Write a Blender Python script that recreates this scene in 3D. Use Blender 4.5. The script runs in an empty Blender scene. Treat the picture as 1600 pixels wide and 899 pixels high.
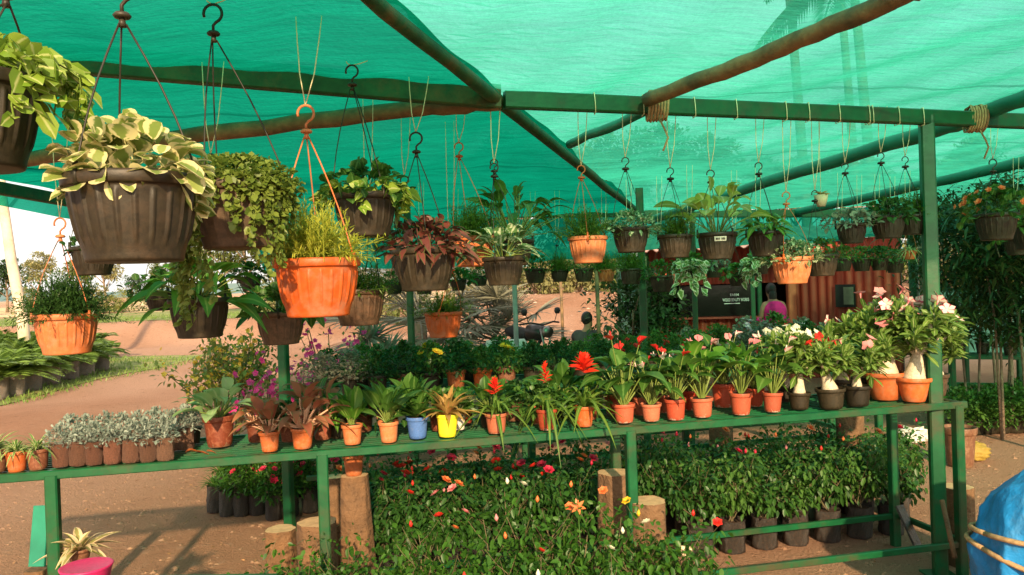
import bpy, math, random, zlib
import numpy as np
from mathutils import Vector, Matrix
R = math.radians
scene = bpy.context.scene
COL = scene.collection

# ------------------------------------------------------------------ camera
F = 1230.0; H = 1.62; ROLL = R(2.0); PITCH = R(0.35)
cr = Vector((math.cos(ROLL), 0, -math.sin(ROLL)))
cf = Vector((0, math.cos(PITCH), -math.sin(PITCH)))
cu = cr.cross(cf).normalized(); cr = cf.cross(cu).normalized()
cam_d = bpy.data.cameras.new('camera'); cam = bpy.data.objects.new('camera', cam_d); COL.objects.link(cam)
cam.matrix_world = Matrix(((cr.x, cu.x, -cf.x, 0), (cr.y, cu.y, -cf.y, 0), (cr.z, cu.z, -cf.z, H), (0, 0, 0, 1)))
cam_d.sensor_width = 36; cam_d.lens = 36 * F / 1600
cam_d.clip_start = 0.05; cam_d.clip_end = 3000
scene.camera = cam

# ------------------------------------------------------------------ light
SUN_EL, SUN_AZ = 21.5, 173.0
w = bpy.data.worlds.new('World'); scene.world = w; w.use_nodes = True
nt = w.node_tree; bg = nt.nodes['Background']
sky = nt.nodes.new('ShaderNodeTexSky'); sky.sky_type = 'NISHITA'; sky.sun_disc = False
sky.sun_elevation = R(SUN_EL); sky.sun_rotation = R(SUN_AZ); sky.air_density = 1.0; sky.dust_density = 4.5; sky.ozone_density = 0.7
tcw = nt.nodes.new('ShaderNodeTexCoord'); cn = nt.nodes.new('ShaderNodeTexNoise'); cn.inputs['Scale'].default_value = 2.2; cn.inputs['Detail'].default_value = 6
mpw = nt.nodes.new('ShaderNodeMapping'); mpw.inputs['Scale'].default_value = (1, 1, 3); nt.links.new(tcw.outputs['Generated'], mpw.inputs[0]); nt.links.new(mpw.outputs[0], cn.inputs['Vector'])
cm = nt.nodes.new('ShaderNodeMapRange'); cm.inputs[1].default_value = .25; cm.inputs[2].default_value = .65; cm.inputs[3].default_value = .45; cm.inputs[4].default_value = .95; nt.links.new(cn.outputs[0], cm.inputs[0])
cx_ = nt.nodes.new('ShaderNodeMix'); cx_.data_type = 'RGBA'; nt.links.new(cm.outputs[0], cx_.inputs[0]); nt.links.new(sky.outputs[0], cx_.inputs[6]); cx_.inputs[7].default_value = (7.2, 6.9, 6.4, 1)   # thin bright haze cloud
nt.links.new(cx_.outputs[2], bg.inputs[0]); bg.inputs[1].default_value = 0.135
sl = bpy.data.lights.new('sun', 'SUN'); sl.energy = 4.9; sl.angle = R(1.2); sl.color = (1.0, 0.74, 0.44)
so = bpy.data.objects.new('sun', sl); COL.objects.link(so)
sd = Vector((math.sin(R(SUN_AZ)) * math.cos(R(SUN_EL)), math.cos(R(SUN_AZ)) * math.cos(R(SUN_EL)), math.sin(R(SUN_EL))))
so.rotation_euler = sd.to_track_quat('Z', 'Y').to_euler(); so.location = (4, -8, 12)
scene.view_settings.view_transform = 'Standard'; scene.view_settings.look = 'None'
scene.view_settings.exposure = 0.78; scene.view_settings.gamma = 1.0
scene.render.engine = 'CYCLES'
scene.cycles.use_denoising = True
scene.cycles.max_bounces = 7; scene.cycles.diffuse_bounces = 4; scene.cycles.glossy_bounces = 2
scene.cycles.transmission_bounces = 4; scene.cycles.transparent_max_bounces = 10
scene.cycles.caustics_reflective = False; scene.cycles.caustics_refractive = False
scene.cycles.sample_clamp_indirect = 6.0

# ------------------------------------------------------------------ pixel (1600x899 grid) to world helpers, used once to survey positions
def ray(px, py):
    return cf + cr * ((px - 800) / F) + cu * ((449.5 - py) / F)
def P(px, py, d):
    return Vector((0, 0, H)) + ray(px, py) * d
def Zp(px, py, z):
    r = ray(px, py); return Vector((0, 0, H)) + r * ((z - H) / r.z)
def base_at(px, d, z=0.0):
    """point at height z whose column passes pixel column px near the horizon at distance d"""
    r = ray(px, 449.5); p = Vector((0, 0, H)) + r * d; return Vector((p.x - (p.z - z) * 0.0, p.y, z))

# ------------------------------------------------------------------ mesh builder
class MB:
    def __init__(s): s.v = []; s.q = []; s.t = []; s.a = []; s.n = 0
    def add(s, v, q=None, t=None, a=None):
        v = np.asarray(v, dtype=np.float64).reshape(-1, 3)
        if q is not None and len(q): s.q.append(np.asarray(q, dtype=np.int64).reshape(-1, 4) + s.n)
        if t is not None and len(t): s.t.append(np.asarray(t, dtype=np.int64).reshape(-1, 3) + s.n)
        s.v.append(v)
        s.a.append(np.zeros((len(v), 4)) + (.5, 0, .5, 1) if a is None else np.asarray(a).reshape(-1, 4))
        s.n += len(v); return s
    def mesh(s, name, mat=None, smooth=True, attr=False):
        me = bpy.data.meshes.new(name)
        v = np.concatenate(s.v); q = np.concatenate(s.q) if s.q else np.zeros((0, 4), int); t = np.concatenate(s.t) if s.t else np.zeros((0, 3), int)
        me.vertices.add(len(v)); me.vertices.foreach_set('co', v.ravel())
        nl = q.size + t.size; me.loops.add(nl)
        me.loops.foreach_set('vertex_index', np.concatenate([q.ravel(), t.ravel()]).astype(np.int32))
        me.polygons.add(len(q) + len(t))
        ls = np.concatenate([np.arange(len(q)) * 4, q.size + np.arange(len(t)) * 3]).astype(np.int32)
        me.polygons.foreach_set('loop_start', ls)
        me.polygons.foreach_set('use_smooth', np.full(len(q) + len(t), smooth))
        if attr:
            ca = me.attributes.new('lf', 'FLOAT_COLOR', 'POINT'); ca.data.foreach_set('color', np.concatenate(s.a).astype(np.float32).ravel())
        me.update(calc_edges=True); me.validate()
        if mat: me.materials.append(mat)
        return me

def box(mb, c, sz, rot=None):
    x, y, z = sz[0] / 2, sz[1] / 2, sz[2] / 2
    v = np.array([(-x, -y, -z), (x, -y, -z), (x, y, -z), (-x, y, -z), (-x, -y, z), (x, -y, z), (x, y, z), (-x, y, z)])
    if rot is not None: v = v @ np.array(rot).T
    return mb.add(v + np.array(c), [(0, 3, 2, 1), (4, 5, 6, 7), (0, 1, 5, 4), (1, 2, 6, 5), (2, 3, 7, 6), (3, 0, 4, 7)])
def bar(mb, a, b, wx, wz, roll_up=(0, 0, 1), bev=0.12):
    """bevelled rectangular bar from a to b; wx = width sideways, wz = width in the up direction"""
    a = np.array(a, float); b = np.array(b, float); d = b - a; L = np.linalg.norm(d); d /= L
    up = np.array(roll_up, float)
    if abs(d @ up) > .95: up = np.array((0, 1., 0))
    s = np.cross(d, up); s /= np.linalg.norm(s); u = np.cross(s, d)
    e = bev * min(wx, wz); X, Z = wx / 2, wz / 2
    pr = [(-X, -Z + e), (-X + e, -Z), (X - e, -Z), (X, -Z + e), (X, Z - e), (X - e, Z), (-X + e, Z), (-X, Z - e)]
    v = [p + s * x + u * z for p in (a, b) for x, z in pr]
    q = [(i, (i + 1) % 8, 8 + (i + 1) % 8, 8 + i) for i in range(8)]
    q += [(0, 7, 6, 1), (1, 6, 5, 2), (2, 5, 4, 3), (8, 9, 14, 15), (9, 10, 13, 14), (10, 11, 12, 13)]
    return mb.add(v, q)
def tube(mb, pts, rad, seg=8, cap=True, a=None):
    P_ = np.array([tuple(p) for p in pts], float); n = len(P_)
    rad = np.full(n, rad, float) if np.isscalar(rad) else np.array(rad, float)
    T = np.gradient(P_, axis=0); T /= (np.linalg.norm(T, axis=1)[:, None] + 1e-12)
    ref = np.array((0, 0, 1.)) if abs(T[0][2]) < .9 else np.array((1., 0, 0))
    s = np.cross(T[0], ref); s /= np.linalg.norm(s); V = []
    ang = np.arange(seg) * 2 * np.pi / seg
    for i in range(n):
        s = s - T[i] * (s @ T[i]); s /= (np.linalg.norm(s) + 1e-12); u = np.cross(T[i], s)
        V.append(P_[i] + rad[i] * (np.cos(ang)[:, None] * s + np.sin(ang)[:, None] * u))
    V = np.concatenate(V); q = []
    for i in range(n - 1):
        for k in range(seg):
            q.append((i * seg + k, i * seg + (k + 1) % seg, (i + 1) * seg + (k + 1) % seg, (i + 1) * seg + k))
    t = []
    if cap:
        V = np.concatenate([V, P_[:1], P_[-1:]]); c0 = n * seg; c1 = c0 + 1
        for k in range(seg):
            t.append((c0, (k + 1) % seg, k)); t.append((c1, (n - 1) * seg + k, (n - 1) * seg + (k + 1) % seg))
    aa = None if a is None else np.tile(np.array(a, float), (len(V), 1))
    return mb.add(V, q, t, aa)
def lathe(mb, prof, seg=48, mod=None, cx=0, cy=0):
    n = len(prof); ang = np.arange(seg) * 2 * np.pi / seg; V = []
    for i, (r, z) in enumerate(prof):
        rr = np.full(seg, r, float)
        if mod: rr = rr + mod(i, ang, r, z)
        V.append(np.stack([cx + rr * np.cos(ang), cy + rr * np.sin(ang), np.full(seg, z)], 1))
    V = np.concatenate(V)
    q = [(i * seg + k, i * seg + (k + 1) % seg, (i + 1) * seg + (k + 1) % seg, (i + 1) * seg + k) for i in range(n - 1) for k in range(seg)]
    return mb.add(V, q)
def nrm(a): return a / (np.linalg.norm(a, axis=-1, keepdims=True) + 1e-12)

PROF = {  # half width along the leaf
 'oval': lambda t: np.sin(np.pi * t ** .85) ** .8,
 'lance': lambda t: np.sin(np.pi * t ** .7) ** 1.0,
 'heart': lambda t: np.clip(1.25 * np.sin(np.pi * np.clip(t, 0, 1) ** .55), 0, 1),
 'round': lambda t: np.sqrt(np.clip(1 - (2 * t - 1) ** 2, 0, 1)),
 'strap': lambda t: np.clip(np.minimum(.55 + t * 2, 1) * (1 - t ** 3), 0, 1),
 'obov': lambda t: np.sin(np.pi * t ** 1.6) ** .8,
 'petal': lambda t: np.clip(.25 + 1.1 * t, 0, 1) * np.sqrt(np.clip(1 - t ** 6, 0, 1)),
}
def leaves(mb, pos, d, L, W, shape='oval', droop=.3, fold=.15, seg=4, rng=None, up=None, curl=0.0, thin=False):
    pos = np.atleast_2d(pos).astype(float); N = len(pos)
    d = nrm(np.broadcast_to(np.asarray(d, float), (N, 3)).copy())
    L = np.broadcast_to(np.asarray(L, float), (N,)); W = np.broadcast_to(np.asarray(W, float), (N,))
    droop = np.broadcast_to(np.asarray(droop, float), (N,))
    rv = rng.random(N); fold = (fold * (.1 + 1.9 * rng.random(N)))[:, None]
    if up is None: up = np.array((0, 0, 1.)) + rng.normal(0, .35, (N, 3))
    s = np.cross(d, up); bad = np.linalg.norm(s, axis=1) < .05
    s[bad] = np.cross(d[bad], np.array((1., .2, 0))); s = nrm(s); n = nrm(np.cross(s, d))
    ts = np.linspace(0, 1, seg + 1)
    if shape in ('round', 'heart', 'oval') and seg > 2: ts = .5 * ts + .5 * (1 - np.cos(np.pi * ts)) / 2
    if thin:
        V = np.zeros((N, 4, 3)); 
        mid = pos + d * (L * .45)[:, None] - np.array((0, 0, 1.)) * (droop * L * .2)[:, None]
        tip = pos + d * L[:, None] - np.array((0, 0, 1.)) * (droop * L)[:, None]
        V[:, 0] = pos; V[:, 1] = mid + s * (W / 2)[:, None]; V[:, 2] = tip; V[:, 3] = mid - s * (W / 2)[:, None]
        A = np.zeros((N, 4, 4)); A[..., 3] = 1; A[..., 0] = rv[:, None]; A[:, (1, 3), 1] = .6; A[:, 2, 2] = 1; A[:, (1, 3), 2] = .5
        return mb.add(V, np.arange(4 * N).reshape(N, 4), None, A)
    V = np.zeros((N, seg + 1, 3, 3)); A = np.zeros((N, seg + 1, 3, 4)); A[..., 3] = 1; A[..., 0] = rv[:, None, None]
    for i, t in enumerate(ts):
        w_ = float(PROF[shape](np.float64(t))); w_ = max(w_, .03)
        c = pos + d * (L * t)[:, None] - np.array((0, 0, 1.)) * (droop * L * t * t)[:, None] + n * (curl * L * t * (1 - t))[:, None]
        e = s * (W / 2 * w_)[:, None]; f = n * (W[:, None] * w_ * fold)
        V[:, i, 0] = c - e + f; V[:, i, 1] = c; V[:, i, 2] = c + e + f
        A[:, i, 0, 1] = 1; A[:, i, 2, 1] = 1; A[:, i, :, 2] = t
    k = 3 * (seg + 1); q = []
    for i in range(seg):
        for j in range(2): q.append((i * 3 + j, i * 3 + j + 1, i * 3 + 3 + j + 1, i * 3 + 3 + j))
    q = (np.array(q)[None] + (np.arange(N) * k)[:, None, None]).reshape(-1, 4)
    return mb.add(V, q, None, A)
def rdir(rng, N, lo=0, hi=90):
    az = rng.random(N) * 2 * np.pi; el = np.radians(lo + (hi - lo) * rng.random(N))
    return np.stack([np.cos(az) * np.cos(el), np.sin(az) * np.cos(el), np.sin(el)], 1)

# ------------------------------------------------------------------ materials
def newmat(name):
    m = bpy.data.materials.new(name); m.use_nodes = True; m.node_tree.nodes.clear()
    o = m.node_tree.nodes.new('ShaderNodeOutputMaterial'); return m, m.node_tree, o
def mixc(nt, f, a, b, blend='MIX'):
    n = nt.nodes.new('ShaderNodeMix'); n.data_type = 'RGBA'; n.blend_type = blend
    for i, v in ((0, f), (6, a), (7, b)):
        if hasattr(v, 'links'): nt.links.new(v, n.inputs[i])
        else: n.inputs[i].default_value = (*v, 1) if i > 0 and len(v) == 3 else v
    return n.outputs[2]
def noise(nt, scale, detail=4, rough=.55, vec=None, coord='Object', stretch=None):
    n = nt.nodes.new('ShaderNodeTexNoise'); n.inputs['Scale'].default_value = scale; n.inputs['Detail'].default_value = detail; n.inputs['Roughness'].default_value = rough
    if vec is None:
        tc = nt.nodes.new('ShaderNodeTexCoord'); vec = tc.outputs[coord]
    if stretch:
        mp = nt.nodes.new('ShaderNodeMapping'); mp.inputs['Scale'].default_value = stretch; nt.links.new(vec, mp.inputs[0]); vec = mp.outputs[0]
    nt.links.new(vec, n.inputs['Vector']); return n.outputs[0]
def ramp(nt, v, a, b):
    n = nt.nodes.new('ShaderNodeMapRange'); n.inputs[1].default_value = a; n.inputs[2].default_value = b; nt.links.new(v, n.inputs[0]); return n.outputs[0]
def bump(nt, h, strength=.3, dist=.01):
    n = nt.nodes.new('ShaderNodeBump'); n.inputs['Strength'].default_value = strength; n.inputs['Distance'].default_value = dist
    nt.links.new(h, n.inputs['Height']); return n.outputs[0]
def geo_pos(nt):
    return nt.nodes.new('ShaderNodeNewGeometry').outputs['Position']
_mc = {}
def solid(name, col, rough=.5, var=.25, vs=14, dirt=None, dirt_amt=.35, bmp=.15, bd=.004, metal=0, world=False, spec=.4, ov=.0, crust=None):
    if name in _mc: return _mc[name]
    m, nt, o = newmat(name); b = nt.nodes.new('ShaderNodeBsdfPrincipled')
    vec = geo_pos(nt) if world else None
    n1 = noise(nt, vs, 5, .6, vec=vec)
    dark = tuple(c * (1 - var) for c in col); lite = tuple(min(1, c * (1 + var)) for c in col)
    c = mixc(nt, ramp(nt, n1, .3, .7), dark, lite)
    if dirt:
        n2 = noise(nt, vs * .45, 6, .7, vec=vec); c2 = mixc(nt, ramp(nt, n2, .62 - dirt_amt * .4, .72), c, dirt); c = c2
    if ov:
        oi = nt.nodes.new('ShaderNodeObjectInfo'); c = mixc(nt, ramp(nt, oi.outputs['Random'], 0, 1), mixc(nt, .999, c, c), c)
        hs_ = nt.nodes.new('ShaderNodeHueSaturation'); nt.links.new(c, hs_.inputs['Color']); mv = nt.nodes.new('ShaderNodeMapRange'); mv.inputs[3].default_value = 1 - ov; mv.inputs[4].default_value = 1 + ov * .6; nt.links.new(oi.outputs['Random'], mv.inputs[0]); nt.links.new(mv.outputs[0], hs_.inputs['Value'])
        wn = nt.nodes.new('ShaderNodeTexWhiteNoise'); wn.noise_dimensions = '1D'; nt.links.new(oi.outputs['Random'], wn.inputs['W']); mh = nt.nodes.new('ShaderNodeMapRange'); mh.inputs[3].default_value = .5 - ov * .035; mh.inputs[4].default_value = .5 + ov * .03; nt.links.new(wn.outputs[0], mh.inputs[0]); nt.links.new(mh.outputs[0], hs_.inputs['Hue'])
        ms_ = nt.nodes.new('ShaderNodeMapRange'); ms_.inputs[3].default_value = 1.05; ms_.inputs[4].default_value = 1 - ov * .35; nt.links.new(wn.outputs[0], ms_.inputs[0]); nt.links.new(ms_.outputs[0], hs_.inputs['Saturation']); c = hs_.outputs[0]
    if crust:
        tc = nt.nodes.new('ShaderNodeTexCoord'); sz = nt.nodes.new('ShaderNodeSeparateXYZ'); nt.links.new(tc.outputs['Object'], sz.inputs[0]); oi2 = nt.nodes.new('ShaderNodeObjectInfo')
        va = nt.nodes.new('ShaderNodeVectorMath'); nt.links.new(tc.outputs['Object'], va.inputs[0]); cb_ = nt.nodes.new('ShaderNodeCombineXYZ'); m9 = nt.nodes.new('ShaderNodeMath'); m9.operation = 'MULTIPLY'; m9.inputs[1].default_value = 50; nt.links.new(oi2.outputs['Random'], m9.inputs[0]); nt.links.new(m9.outputs[0], cb_.inputs[0]); nt.links.new(cb_.outputs[0], va.inputs[1])
        nz = noise(nt, 3.5, 5, .7, vec=va.outputs[0]); m8 = nt.nodes.new('ShaderNodeMath'); m8.operation = 'MULTIPLY_ADD'; nt.links.new(nz, m8.inputs[0]); m8.inputs[1].default_value = -1.5; nt.links.new(sz.outputs[2], m8.inputs[2])
        c = mixc(nt, ramp(nt, m8.outputs[0], -.66, -.76), c, crust)
    nt.links.new(c, b.inputs['Base Color']); b.inputs['Roughness'].default_value = rough; b.inputs['Metallic'].default_value = metal
    b.inputs['Specular IOR Level'].default_value = spec
    n3 = noise(nt, vs * 4, 4, .6, vec=vec); nt.links.new(bump(nt, n3, bmp, bd), b.inputs['Normal'])
    nt.links.new(b.outputs[0], o.inputs[0]); _mc[name] = m; return m
def leafmat(name, a, b_, edge=None, edge_w=.55, vein=None, trans=.35, rough=.42, tip=None, spots=0.0, sp_col=None):
    if name in _mc: return _mc[name]
    m, nt, o = newmat(name); b = nt.nodes.new('ShaderNodeBsdfPrincipled')
    at = nt.nodes.new('ShaderNodeAttribute'); at.attribute_name = 'lf'
    sp = nt.nodes.new('ShaderNodeSeparateColor'); nt.links.new(at.outputs['Color'], sp.inputs[0])
    info = nt.nodes.new('ShaderNodeObjectInfo')
    n1 = noise(nt, 3.0, 3, .5, vec=geo_pos(nt))
    mx = nt.nodes.new('ShaderNodeMath'); mx.operation = 'MULTIPLY_ADD'; nt.links.new(n1, mx.inputs[0]); mx.inputs[1].default_value = .6; nt.links.new(sp.outputs[0], mx.inputs[2])
    c = mixc(nt, ramp(nt, mx.outputs[0], .1, 1.15), a, b_)
    if tip: c = mixc(nt, ramp(nt, sp.outputs[2], .55, 1.0), c, tip)
    if vein: c = mixc(nt, ramp(nt, sp.outputs[1], .22, .05), c, vein)
    if edge:
        n2 = noise(nt, 55, 3, .6, vec=geo_pos(nt))
        ad = nt.nodes.new('ShaderNodeMath'); ad.operation = 'MULTIPLY_ADD'; nt.links.new(n2, ad.inputs[0]); ad.inputs[1].default_value = .9; nt.links.new(sp.outputs[1], ad.inputs[2])
        c = mixc(nt, ramp(nt, ad.outputs[0], edge_w + .4, edge_w + .55), c, edge)
    if sp_col:
        n2 = noise(nt, 70, 2, .5, vec=geo_pos(nt)); c = mixc(nt, ramp(nt, n2, .6 - spots * .3, .68 - spots * .3), c, sp_col)
    nt.links.new(c, b.inputs['Base Color']); b.inputs['Roughness'].default_value = rough; b.inputs['Specular IOR Level'].default_value = .35
    tr = nt.nodes.new('ShaderNodeBsdfTranslucent'); nt.links.new(c, tr.inputs[0])
    ms = nt.nodes.new('ShaderNodeMixShader'); ms.inputs[0].default_value = trans
    nt.links.new(b.outputs[0], ms.inputs[1]); nt.links.new(tr.outputs[0], ms.inputs[2]); nt.links.new(ms.outputs[0], o.inputs[0])
    _mc[name] = m; return m
def netmat(name, col, opac, sv=.08, tint=(.34, .90, .76), tr=.72):
    """woven shade cloth: part holes, part threads that scatter light through; the slanted view or ray meets more thread"""
    m, nt, o = newmat(name)
    vec = geo_pos(nt)
    def mth(op, x, y=None):
        n = nt.nodes.new('ShaderNodeMath'); n.operation = op
        for k, q in enumerate((x, y)):
            if q is None: continue
            if hasattr(q, 'links'): nt.links.new(q, n.inputs[k])
            else: n.inputs[k].default_value = q
        return n.outputs[0]
    st = noise(nt, 5, 5, .7, vec=vec, stretch=(.55, 1.9, 1)); st2 = noise(nt, 16, 4, .7, vec=vec, stretch=(.5, 1.6, 1)); big = noise(nt, .8, 4, .6, vec=vec); fine = noise(nt, 90, 3, .8, vec=vec, stretch=(1, .3, 1))
    c = mixc(nt, ramp(nt, st, .35, .65), tuple(x * .78 for x in col), tuple(min(1, x * 1.2) for x in col))
    c = mixc(nt, ramp(nt, big, .3, .7), c, mixc(nt, .5, c, tuple(x * .5 for x in col)))
    c = mixc(nt, ramp(nt, fine, .3, .7), c, mixc(nt, .35, c, tuple(x * .45 for x in col)))
    sp = nt.nodes.new('ShaderNodeSeparateXYZ'); nt.links.new(vec, sp.inputs[0])
    seam = mth('LESS_THAN', mth('FRACT', mth('ADD', mth('MULTIPLY', sp.outputs[1], .52), mth('MULTIPLY', sp.outputs[0], .012))), .022)
    c = mixc(nt, mth('MULTIPLY', seam, .55), c, tuple(x * .35 for x in col))
    bm = bump(nt, mth('ADD', st, mth('MULTIPLY', st2, .5)), .55, .04)
    df = nt.nodes.new('ShaderNodeBsdfDiffuse'); tl = nt.nodes.new('ShaderNodeBsdfTranslucent')
    for s_ in (df, tl): nt.links.new(c, s_.inputs[0]); nt.links.new(bm, s_.inputs['Normal'])
    m1 = nt.nodes.new('ShaderNodeMixShader'); m1.inputs[0].default_value = tr; nt.links.new(df.outputs[0], m1.inputs[1]); nt.links.new(tl.outputs[0], m1.inputs[2])
    tp = nt.nodes.new('ShaderNodeBsdfTransparent'); tp.inputs[0].default_value = tint + (1,)
    g = nt.nodes.new('ShaderNodeNewGeometry'); dt = nt.nodes.new('ShaderNodeVectorMath'); dt.operation = 'DOT_PRODUCT'; nt.links.new(g.outputs['Incoming'], dt.inputs[0]); nt.links.new(g.outputs['True Normal'], dt.inputs[1])
    cosv = mth('MAXIMUM', mth('ABSOLUTE', dt.outputs['Value']), .06)
    v = mth('ADD', mth('ADD', ramp(nt, st, .3, .7), ramp(nt, fine, .3, .7)), ramp(nt, big, .3, .7)); mr = nt.nodes.new('ShaderNodeMapRange'); mr.inputs[2].default_value = 3; mr.inputs[3].default_value = 1 - opac + sv; mr.inputs[4].default_value = 1 - opac - sv; nt.links.new(v, mr.inputs[0])
    T_ = mth('MULTIPLY', mth('POWER', mr.outputs[0], mth('DIVIDE', 1.0, cosv)), mth('SUBTRACT', 1.0, mth('MULTIPLY', seam, .5)))
    m2 = nt.nodes.new('ShaderNodeMixShader'); nt.links.new(T_, m2.inputs[0]); nt.links.new(m1.outputs[0], m2.inputs[1]); nt.links.new(tp.outputs[0], m2.inputs[2]); nt.links.new(m2.outputs[0], o.inputs[0])
    return m

M = {}
M['black'] = solid('black_plastic', (.022, .018, .009), .5, .35, 9, dirt=(.048, .034, .018), dirt_amt=.35, bmp=.1, ov=.35)
M['brownblack'] = solid('dusty_black_plastic', (.06, .038, .02), .55, .3, 7, dirt=(.13, .075, .04), dirt_amt=.4, bmp=.1, ov=.35)
M['orange'] = solid('terracotta_plastic', (.5, .125, .03), .5, .2, 5, dirt=(.42, .19, .10), dirt_amt=.35, bmp=.08, ov=.22)
M['brown'] = solid('brown_plastic', (.17, .055, .025), .5, .2, 8, dirt=(.32, .15, .08), bmp=.08, ov=.35, crust=(.22, .12, .07))
M['red'] = solid('red_plastic', (.42, .075, .03), .45, .15, 8, dirt=(.36, .13, .065), dirt_amt=.2, bmp=.08, ov=.3, crust=(.5, .36, .27))
M['blue'] = solid('blue_plastic', (.07, .16, .42), .45, .15, 8, dirt=(.2, .25, .35), dirt_amt=.1)
M['yellow'] = solid('yellow_plastic', (.85, .72, .03), .4, .1, 8)
M['white'] = solid('white_plastic', (.75, .7, .6), .45, .1, 8, dirt=(.5, .4, .28), dirt_amt=.2)
M['magenta'] = solid('magenta_plastic', (.52, .02, .12), .4, .15, 8)
M['bag'] = solid('black_polythene', (.035, .03, .026), .38, .4, 12, dirt=(.09, .055, .035), dirt_amt=.35, bmp=.6, bd=.02, ov=.35)
M['brownbag'] = solid('dusty_polythene', (.20, .10, .06), .5, .3, 12, dirt=(.10, .05, .035), dirt_amt=.4, bmp=.7, bd=.02, ov=.35, crust=(.22, .12, .07))
M['greybag'] = solid('grey_polythene', (.2, .17, .15), .5, .3, 12, dirt=(.3, .18, .12), dirt_amt=.4, bmp=.6, bd=.02, ov=.35, crust=(.22, .12, .07))
M['soil'] = solid('potting_soil', (.09, .05, .03), .95, .5, 40, bmp=.9, bd=.02)
M['string'] = solid('jute_string', (.75, .66, .42), .8, .2, 60)
M['paint'] = solid('green_paint', (.003, .075, .024), .4, .3, 9, dirt=(.06, .05, .025), dirt_amt=.3, bmp=.2, world=True)
M['paint_teal'] = solid('teal_paint', (.01, .2, .13), .45, .25, 5, dirt=(.03, .14, .1), dirt_amt=.3, world=True)
M['wood_green'] = solid('painted_timber', (.015, .075, .025), .6, .4, 12, dirt=(.12, .085, .03), dirt_amt=.35, bmp=.4, world=True)
M['bamboo'] = solid('weathered_pole', (.24, .15, .07), .7, .4, 10, dirt=(.045, .05, .028), dirt_amt=.5, bmp=.5, bd=.01, world=True)
M['rope'] = solid('coir_rope', (.4, .25, .12), .9, .3, 50, bmp=.8, world=True)
M['log'] = solid('log_bark', (.17, .09, .042), .85, .45, 9, dirt=(.10, .06, .035), dirt_amt=.5, bmp=.8, bd=.02)
M['stalk'] = leafmat('green_stalk', (.12, .2, .04), (.2, .26, .06), trans=.1)
M['pinkstalk'] = leafmat('pale_pink_stalk', (.7, .42, .3), (.6, .35, .22), trans=.1)
M['bark'] = solid('tree_bark', (.2, .14, .095), .9, .35, 5, bmp=.8, bd=.03)
M['caudex'] = solid('caudex_bark', (.58, .5, .36), .6, .2, 20, dirt=(.3, .26, .15), dirt_amt=.3, bmp=.3)
M['twig'] = solid('woody_stem', (.13, .1, .05), .8, .3, 20)

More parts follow.
